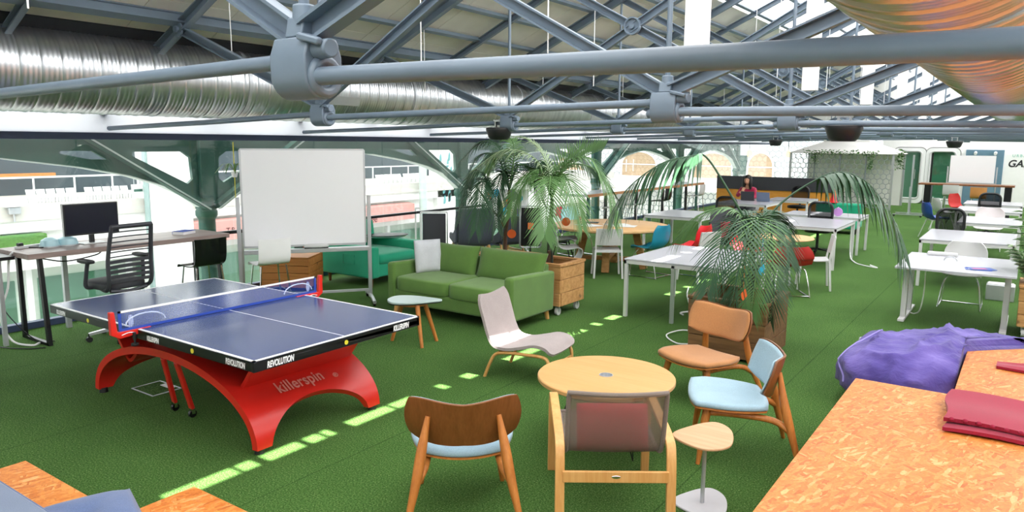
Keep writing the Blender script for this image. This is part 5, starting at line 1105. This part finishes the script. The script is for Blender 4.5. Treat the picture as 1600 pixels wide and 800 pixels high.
t = thing('stacked_tray', 'grey paper tray under the second right hand desk', 'tray', (-.2,12.2,0)); b = MB(); b.box(-.17,-.12,.0,.17,.12,.22); b.build('box', 'alu', t, bev=.01); b = MB(); b.box(-.15,-.1,.22,.15,.1,.23); b.build('lid', 'white', t)
# floor box outline on the turf
t = thing('floor_box', 'square floor socket lid with pale rim in the turf under the table tennis table', 'floor box', (-6.0,3.24,0)); b = MB()
for q in ((-.17,-.13,.17,-.12),(-.17,.12,.17,.13),(-.17,-.13,-.16,.13),(.16,-.13,.17,.13)): b.box(q[0],q[1],0,q[2],q[3],.006)
b.build('rim', 'alu', t); b = MB(); b.box(-.05,.06,0,.10,.11,.008); b.build('handle_flap', 'white', t); b = MB(); b.box(-.158,-.118,0,.158,.118,.004); b.build('lid', 'turf', t)
# ---------------------------------------------------------------- wooden planters and palms
def planter(label, x0, x1, y0, y1, z0, z1, rows, mat, casters=True, rz=0):
    t = thing('wooden_planter', label, 'planter', ((x0+x1)/2,(y0+y1)/2,0), rz); a, c_ = (x1-x0)/2, (y1-y0)/2; h = (z1-z0)/rows
    for r_ in range(rows):
        za, zb_ = z0+h*r_+.003, z0+h*(r_+1)-.003; j = .006*((r_*37) % 3-1)
        for nm, q in (('front',(-a-j,-c_,a+j,-c_+.035)),('rear',(-a,c_-.035,a,c_)),('left',(-a,-c_+.036,-a+.035,c_-.036)),('right',(a-.035,-c_+.036-j,a,c_-.036))):
            b = MB(); b.box(q[0],q[1],za,q[2],q[3],zb_); b.build('plank', mat, t, bev=.004)
    b = MB()
    for q in ((-a-.012,-c_-.012,a+.012,-c_+.06),(-a-.012,c_-.06,a+.012,c_+.012),(-a-.012,-c_+.06,-a+.06,c_-.06),(a-.06,-c_+.06,a+.012,c_-.06)): b.box(q[0],q[1],z1,q[2],q[3],z1+.03)
    b.build('top_rim', mat, t, bev=.004)
    b = MB(); b.box(-a+.03,-c_+.03,z0,a-.03,c_-.03,z1-.12); b.build('soil', 'soil', t)
    if casters:
        for sx in (-1,1):
            for sy in (-1,1):
                b = MB(); x, y = sx*(a-.07), sy*(c_-.07); b.cyl((x-.018,y,.05),(x+.018,y,.05),.05,seg=18); w_ = b.build('caster', 'wplastic', t); b = MB(); b.bar((x,y,.05),(x,y,z0),.05,.03); b.build('fork', 'alu', w_)
    return t
planter('pale wooden planter on white casters at the right end of the green sofa', -5.26,-4.60,7.60,8.20,.12,.62,3,'crate')
planter('pale wooden planter behind the middle of the green sofa', -6.05,-5.32,7.72,8.28,.12,.62,3,'crate')
planter('dark weathered wooden planter behind the tan lounge chair', -2.72,-1.95,7.02,7.82,.03,.58,3,'crated',False)
planter('wooden planter at the right edge of the picture beside the nearest desk', .02,.6,9.85,10.5,.12,.56,3,'crate')
M['leaf'] = simple('palm leaf', '#567d45', .5, 0, .35, 3, 0); M['leafd'] = simple('deep palm leaf', '#33563a', .42, 0, .4, 3, 0); M['leafp'] = simple('sunlit pale palm leaf', '#9fb58c', .5, 0, .25, 3, 0)  # leaf greens: mid, deep and pale
M['stem'] = simple('palm stem', '#2e3524', .6, 0, .3, 8); M['bark'] = simple('palm bark', '#5a4230', .9, 0, .4, 20, .5, 30)
ar_, aa_ = Vector((.82,.57,0)), Vector((-.57,.82,0))
def frond(parent, pts, sc, mat, n=26, ll=.30, lw=.020, t0=.12, droop=.9, up=0.0, spread=1.0, fwd=.62):
    P = spline([ar_*(x*sc)+aa_*(a)+Vector((0,0,-y*sc)) for x, y, a in pts], 10); N = len(P)-1
    b = MB(); rs = [.011*(1-.85*i/N)+.002 for i in range(N+1)]; b.tube(P, rs, 6)
    for k in range(n):
        t_ = t0+(1-t0)*(k+.5)/n; i = min(int(t_*N), N-1); f_ = t_*N-i; p = P[i].lerp(P[i+1], f_); tg = (P[i+1]-P[i]).normalized()
        side = tg.cross(Vector((0,0,1))); side = side.normalized() if side.length > .05 else ar_.copy()
        nrm = side.cross(tg).normalized(); q = (t_-t0)/(1-t0); L_ = ll*(.45+.75*math.sin(pi*min(1,.12+.80*q)))*(1-.25*q)
        for s_ in (-1,1):
            d = (side*s_*(.85*spread)+tg*(fwd+.5*q)+nrm*(.15+up)).normalized(); pts_ = []; jit = random.uniform(.85,1.12)
            for m_ in range(5):
                v = m_/4; pts_.append(p+d*(L_*jit*v)+Vector((0,0,-droop*L_*v*v*(.55+.25*random.random()))))
            wdir = tg-d*tg.dot(d); wdir = wdir.normalized() if wdir.length > .05 else nrm
            vs = []; ww = (.35,1,.9,.55,.04)
            for m_ in range(5):
                for e in (-1,1): vs.append(pts_[m_]+wdir*(e*lw*.5*ww[m_])+nrm*(.0))
            b.add(vs, [(2*m_,2*m_+1,2*m_+3,2*m_+2) for m_ in range(4)])
    return b.build('frond', mat, parent, ang=180)
random.seed(21)
def trunk(parent, pts, r0, r1, mat): b = MB(); P = spline(pts, 6); b.tube(P, [r0+(r1-r0)*i/(len(P)-1) for i in range(len(P))], 10); return b.build('trunk', mat, parent)
# palm in the right crate by the sofa
pm = thing('potted_palm', 'tall green palm with two dark stems in the planter at the sofa end', 'palm', (-4.98,7.95,.49)); s1 = .0081
cz = .93
trunk(pm, [(-.03,.02,0),(-.03,.03,.4),(0,.03,cz)], .022, .014, 'stem'); trunk(pm, [(.05,-.01,0),(.03,.0,.45),(.02,.03,cz)], .02, .013, 'stem')
b = MB(); b.tube([(0,0,0),(0,0,.12),(.01,0,.26)], [.065,.05,.03], 10); b.build('bark_base', 'bark', pm)
crown = bpy.data.objects.new('crown', None); COL.objects.link(crown); crown.parent = pm; crown.location = (0,.03,cz)
for pts, mat, n, ll, dr, up in (
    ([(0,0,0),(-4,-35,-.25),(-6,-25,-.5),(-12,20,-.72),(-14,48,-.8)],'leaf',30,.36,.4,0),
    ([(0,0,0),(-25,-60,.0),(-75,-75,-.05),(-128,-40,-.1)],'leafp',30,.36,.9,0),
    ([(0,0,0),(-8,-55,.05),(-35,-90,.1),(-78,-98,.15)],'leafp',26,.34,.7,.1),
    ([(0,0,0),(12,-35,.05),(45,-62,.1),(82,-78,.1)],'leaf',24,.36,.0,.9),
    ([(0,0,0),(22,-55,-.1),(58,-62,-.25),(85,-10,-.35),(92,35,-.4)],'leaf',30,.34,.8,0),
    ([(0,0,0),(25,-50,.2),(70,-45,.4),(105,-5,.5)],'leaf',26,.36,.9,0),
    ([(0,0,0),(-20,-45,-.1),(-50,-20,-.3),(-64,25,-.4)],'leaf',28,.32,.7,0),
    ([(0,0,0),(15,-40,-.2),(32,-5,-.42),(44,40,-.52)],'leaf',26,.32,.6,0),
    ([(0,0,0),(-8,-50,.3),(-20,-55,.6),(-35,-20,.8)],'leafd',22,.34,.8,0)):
    o = frond(pm, pts, s1, mat, n+10, ll*1.0, .019, .10, dr, up); o.location = crown.location
bpy.data.objects.remove(crown)
for k, (x, y, z, m_, lb) in enumerate(((.32,.28,.62,'orange','orange paper disc hanging under the tall palm crown, right one'),)):
    b = MB(); b.m = Matrix.Rotation(pi/2,4,'X') ; b.cyl((0,0,-.003),(0,0,.003),.055,seg=24); b.tube([(0,.05,0),(0,.4,0)],.002,4); o = b.build('paper_disc', m_); o.location = (-4.8,8.05,1.13); o.rotation_euler = (0,0,R(35)); tag(o, lb, 'decoration')
b = MB(); b.m = Matrix.Rotation(pi/2,4,'X'); b.cyl((0,0,-.003),(0,0,.003),.06,seg=24); b.tube([(0,.05,0),(0,.35,0)],.002,4); o = b.build('paper_disc', 'orange'); o.location = (-5.68,8.1,.90); o.rotation_euler = (0,0,R(35)); tag(o, 'orange paper disc hanging beside the brown trunk of the dark leaved palm', 'decoration')
# second palm with brown trunk
pm = thing('potted_palm', 'dark leaved palm with a brown trunk in the middle planter', 'palm', (-5.78,8.1,.49)); 
trunk(pm, [(0,0,0),(-.02,.02,.35),(.03,.02,.7),(.04,.02,1.0)], .032, .02, 'bark'); trunk(pm, [(.0,.02,.45),(-.18,-.08,.75),(-.38,-.18,1.05)], .014, .010, 'bark')
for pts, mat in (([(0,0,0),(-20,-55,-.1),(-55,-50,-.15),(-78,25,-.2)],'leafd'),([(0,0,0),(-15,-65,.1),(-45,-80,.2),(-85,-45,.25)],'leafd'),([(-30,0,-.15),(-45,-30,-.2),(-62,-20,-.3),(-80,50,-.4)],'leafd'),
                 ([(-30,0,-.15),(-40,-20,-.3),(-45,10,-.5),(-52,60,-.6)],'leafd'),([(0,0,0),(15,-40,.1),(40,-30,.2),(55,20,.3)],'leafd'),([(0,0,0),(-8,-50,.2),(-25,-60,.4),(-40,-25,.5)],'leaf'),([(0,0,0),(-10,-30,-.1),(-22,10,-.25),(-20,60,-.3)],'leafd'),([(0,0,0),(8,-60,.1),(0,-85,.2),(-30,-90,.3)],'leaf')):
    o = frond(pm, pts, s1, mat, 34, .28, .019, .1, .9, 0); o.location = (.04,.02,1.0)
# big palm in the dark planter
pm = thing('potted_palm', 'large arching palm in the dark planter behind the tan lounge chair', 'palm', (-2.28,7.5,.46)); s2 = .0066
for x in (-.04,.03,.0): trunk(pm, [(x,.0,0),(x*1.5,.01,.35),(x*.5,.0,.80)], .02, .014, 'stem')
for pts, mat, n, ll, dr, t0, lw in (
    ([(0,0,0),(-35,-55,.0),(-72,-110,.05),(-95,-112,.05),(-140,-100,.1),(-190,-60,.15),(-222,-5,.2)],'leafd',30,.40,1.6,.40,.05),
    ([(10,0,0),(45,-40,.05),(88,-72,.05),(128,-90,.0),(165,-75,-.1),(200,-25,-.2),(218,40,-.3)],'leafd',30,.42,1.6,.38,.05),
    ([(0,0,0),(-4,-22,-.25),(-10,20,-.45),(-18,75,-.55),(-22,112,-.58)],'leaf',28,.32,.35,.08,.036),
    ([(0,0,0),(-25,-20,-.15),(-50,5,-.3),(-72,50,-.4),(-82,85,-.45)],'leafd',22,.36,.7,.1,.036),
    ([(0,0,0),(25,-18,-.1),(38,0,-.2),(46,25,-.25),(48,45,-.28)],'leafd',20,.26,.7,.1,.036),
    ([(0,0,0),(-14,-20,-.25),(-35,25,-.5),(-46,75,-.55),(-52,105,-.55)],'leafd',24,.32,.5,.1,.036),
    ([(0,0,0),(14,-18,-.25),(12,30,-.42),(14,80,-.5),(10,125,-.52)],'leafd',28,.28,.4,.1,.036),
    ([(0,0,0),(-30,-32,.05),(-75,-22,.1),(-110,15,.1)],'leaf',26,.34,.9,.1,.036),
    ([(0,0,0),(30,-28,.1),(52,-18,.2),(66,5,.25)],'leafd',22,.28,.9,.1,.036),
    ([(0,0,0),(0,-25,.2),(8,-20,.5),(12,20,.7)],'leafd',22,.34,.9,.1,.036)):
    o = frond(pm, pts, s2, mat, n if t0 > .2 else n+8, ll, lw*.8 if t0 > .2 else .017, t0, dr, 0, 1, .25 if t0 > .2 else .62); o.location = (0,0,.80)
b = MB(); b.tube([(.0,.0,.25),(.14,.1,.55),(.2,.14,.9)], .008, 6); b.build('dry_stalk', 'black', pm)
for k, (x, z, m_, lb) in enumerate(((-.06,.22,'cyan','cyan paper bird tied in the big palm'),(-.22,-.02,'orange','orange paper bird low in the big palm'))):
    b = MB(); b.prism([(-.03,0),(0,-.06),(.04,-.01),(.02,.06)], -.002, .002, Matrix.Rotation(pi/2,4,'X')); b.tube([(0,0,.03),(0,0,.3)],.0015,4); o = b.build('paper_bird', m_); q = Vector((-2.28,7.5,.72))+ar_*x+aa_*-.55; o.location = (q.x,q.y,.72+z); o.rotation_euler = (0,0,R(35)); tag(o, lb, 'decoration')
# leafy plant at the right edge
pm = thing('leafy_plant', 'variegated leafy plant with peach blossoms in the planter at the right edge', 'plant', (.22,10.15,.44)); random.seed(4)
def blades(b, p, a, L_, w_, sp=1.0):
    for s_ in (-1,1):
        d = Vector((math.cos(a+s_*sp),math.sin(a+s_*sp),.3)).normalized(); q = d.cross(Vector((0,0,1))).normalized(); b.add([p,p+d*L_*.5+q*w_,p+d*L_-Vector((0,0,.04)),p+d*L_*.5-q*w_],[(0,1,2,3)])
for k in range(11):
    a = random.uniform(1.9,4.4); e = random.uniform(.45,1.15); b = MB(); P = spline([(0,0,0),(math.cos(a)*.10,math.sin(a)*.10,.4*e),(math.cos(a)*.30,math.sin(a)*.25,.85*e)],6); b.tube(P,.005,5)
    for m_ in range(3,len(P)): blades(b, P[m_], a, .15, .022)
    b.build('branch', 'leafp' if k % 2 else 'leaf', pm, ang=180)
M['peach'] = simple('peach blossom','#e8935a',.7,0,.2)
for k in range(5):
    p = Vector((-.02+.05*math.cos(k*2.1),-.05+.07*math.sin(k*1.7),.98-.07*k)); b = MB()
    for m_ in range(7): a = m_*.9; d = Vector((math.cos(a),math.sin(a),.5)).normalized(); q = Vector((-math.sin(a),math.cos(a),0)); b.add([p,p+d*.04+q*.025,p+d*.08,p+d*.04-q*.025],[(0,1,2,3)])
    b.build('blossom', 'peach', pm, ang=180)
pm = thing('hanging_plant', 'small spider plant hanging by a yellow cord left of the tall whiteboard', 'plant', (-8.62,5.90,1.70)); random.seed(9)
b = MB(); b.tube([(0,0,-.35),(0,0,.40)], .006, 5); b.build('cord', 'yellow', pm)
b = MB(); b.lathe([(.03,-.06),(.05,.02),(.045,.02),(.028,-.05)], 16); b.build('pot', 'white', pm)
for k in range(12):
    a = R(30*k+random.uniform(-10,10)); L_ = random.uniform(.16,.30); b = MB(); c_, s_ = math.cos(a), math.sin(a); P = spline([(0,0,.02),(c_*L_*.5,s_*L_*.5,.12),(c_*L_,s_*L_,.0)],5); vs = []
    for m_, p in enumerate(P): w_ = .011*math.sin(pi*min(1,.15+.85*(1-m_/(len(P)-1)))); vs += [p+Vector((-s_,c_,0))*w_, p-Vector((-s_,c_,0))*w_]
    b.add(vs, [(2*m_,2*m_+1,2*m_+3,2*m_+2) for m_ in range(len(P)-1)]); b.build('leaf', 'leaf' if k % 3 else 'leafp', pm, ang=180)
# ---------------------------------------------------------------- person at the far desk
def person():
    t = thing('person', 'person with long dark hair in a raspberry top leaning over a laptop', 'person', (-5.95,19.15,0), R(180))
    M['skin'] = simple('skin', '#d9a283', .55, 0, .05); M['hair'] = simple('dark hair', '#17120f', .45); M['pinktop'] = fabric('raspberry top', '#b3244e'); M['trouser'] = fabric('dark trousers', '#2b2d38')
    def skin(name, verts, edges, radii, mat, root=0):
        me = bpy.data.meshes.new(name); me.from_pydata(verts, edges, []); o = link(name, me, mat, t); o.modifiers.new('s', 'SKIN')
        for i, r_ in enumerate(radii): me.skin_vertices[0].data[i].radius = (r_, r_) if not isinstance(r_, tuple) else r_
        me.skin_vertices[0].data[root].use_root = True; x = o.modifiers.new('d', 'SUBSURF'); x.levels = 2; x.render_levels = 2; return o
    # +y is where the person faces
    V = [(0,-.02,.50),(0,-.02,.68),(0,.02,.86),(0,.05,.98),(0,.09,1.06),(0,.12,1.13),
         (-.16,.04,.97),(-.23,.14,.80),(-.13,.34,.765),(.16,.04,.97),(.23,.16,.80),(.10,.26,.93),
         (-.09,.0,.49),(-.11,.40,.47),(-.11,.42,.10),(.09,.0,.49),(.11,.40,.47),(.11,.42,.10),(-.11,.52,.05),(.11,.52,.05)]
    E_ = [(0,1),(1,2),(2,3),(3,4),(4,5),(3,6),(6,7),(7,8),(3,9),(9,10),(10,11),(0,12),(12,13),(13,14),(0,15),(15,16),(16,17),(14,18),(17,19)]
    Rr = [(.15,.11),(.125,.09),(.15,.095),(.10,.07),.05,.048,.06,.045,.032,.06,.045,.032,.085,.065,.045,.085,.065,.045,.035,.035]
    body = skin('body', V, E_, Rr, 'skin')
    # head with face
    b = MB(); b.ell((0,.135,1.215),(.074,.088,.108),22,16,.95,.95); b.ell((0,.222,1.20),(.014,.02,.022),10,8); b.ell((-.075,.13,1.21),(.012,.022,.03),8,6); b.ell((.075,.13,1.21),(.012,.022,.03),8,6); b.ell((0,.215,1.163),(.024,.012,.008),10,6); h_ = b.build('face', 'skin', t, ang=80)
    b = MB(); [b.ell((s_*.03,.214,1.222),(.011,.008,.006),8,6) for s_ in (-1,1)]; b.build('eyes', 'hair', h_)
    b = MB(); b.ell((0,.105,1.265),(.098,.108,.09),24,14); b.ell((-.085,.13,1.15),(.042,.07,.18),16,12); b.ell((.085,.13,1.15),(.042,.07,.18),16,12); b.ell((0,.045,1.12),(.105,.06,.20),18,12); b.build('hair', 'hair', t, ang=80)
    # clothes
    Vt = [(0,-.02,.52),(0,-.02,.68),(0,.02,.86),(0,.05,.985),(0,.08,1.03),(-.16,.04,.97),(-.235,.14,.80),(-.15,.31,.768),(.16,.04,.97),(.235,.16,.80),(.125,.245,.90)]
    skin('top', Vt, [(0,1),(1,2),(2,3),(3,4),(3,5),(5,6),(6,7),(3,8),(8,9),(9,10)], [(.16,.12),(.135,.10),(.16,.105),(.115,.085),.062,.072,.058,.044,.072,.058,.044], 'pinktop')
    skin('trousers', [(0,-.02,.50),(-.09,0,.49),(-.11,.40,.47),(-.11,.42,.13),(.09,0,.49),(.11,.40,.47),(.11,.42,.13)], [(0,1),(1,2),(2,3),(0,4),(4,5),(5,6)], [(.155,.115),.095,.077,.058,.095,.077,.058], 'trouser')
    # hands: palm with five fingers each; right hand at the chin, left on the desk
    for s_, w0, d in ((-1,Vector((-.13,.34,.765)),Vector((.35,.9,-.02)).normalized()),(1,Vector((.10,.26,.93)),Vector((-.55,-.25,.8)).normalized())):
        up = Vector((0,0,1)) if s_ < 0 else Vector((0,1,0)); sd = d.cross(up).normalized(); vs = [w0, w0+d*.045]; es = [(0,1)]; rs = [.024,.030]
        for k, L_ in enumerate((.055,.065,.06,.045)):
            base = w0+d*.075+sd*(.026-.0175*k); i = len(vs); vs += [base, base+d*L_*.5, base+d*L_*.85-up*.02]; es += [(1,i),(i,i+1),(i+1,i+2)]; rs += [.0095,.0085,.007]
        i = len(vs); vs += [w0+d*.03+sd*.04, w0+d*.065+sd*.055]; es += [(1,i),(i,i+1)]; rs += [.011,.008]
        skin('hand', [tuple(v) for v in vs], es, rs, 'skin', 1)
    for s_ in (-1,1): b = MB(); b.ell((s_*.11,.50,.045),(.045,.12,.045),14,8,.7,.8); b.build('shoe', 'black', t)
    return t
person()
t = shellchair('white shell chair the seated person sits on', (-5.95,19.2,0), R(180), 'wplastic', 'wframe', .41, .75)
def laptop(label, loc, rz, mat):
    t = thing('laptop', label, 'laptop', loc, rz); b = MB(); b.box(-.16,-.11,0,.16,.11,.016); b.build('base', mat, t, bev=.003); b = MB(); b.obox((0,.14,.125),(.32,.012,.22),(R(-15),0,0)); b.build('lid', mat, t, bev=.003)
laptop('dark laptop in front of the seated person', (-5.78,18.6,.731), R(190), 'chargrey'); laptop('blue grey laptop beside the dark one on the far desk', (-5.35,18.55,.731), R(178), simple('blue grey casing','#76839c',.4,.3))
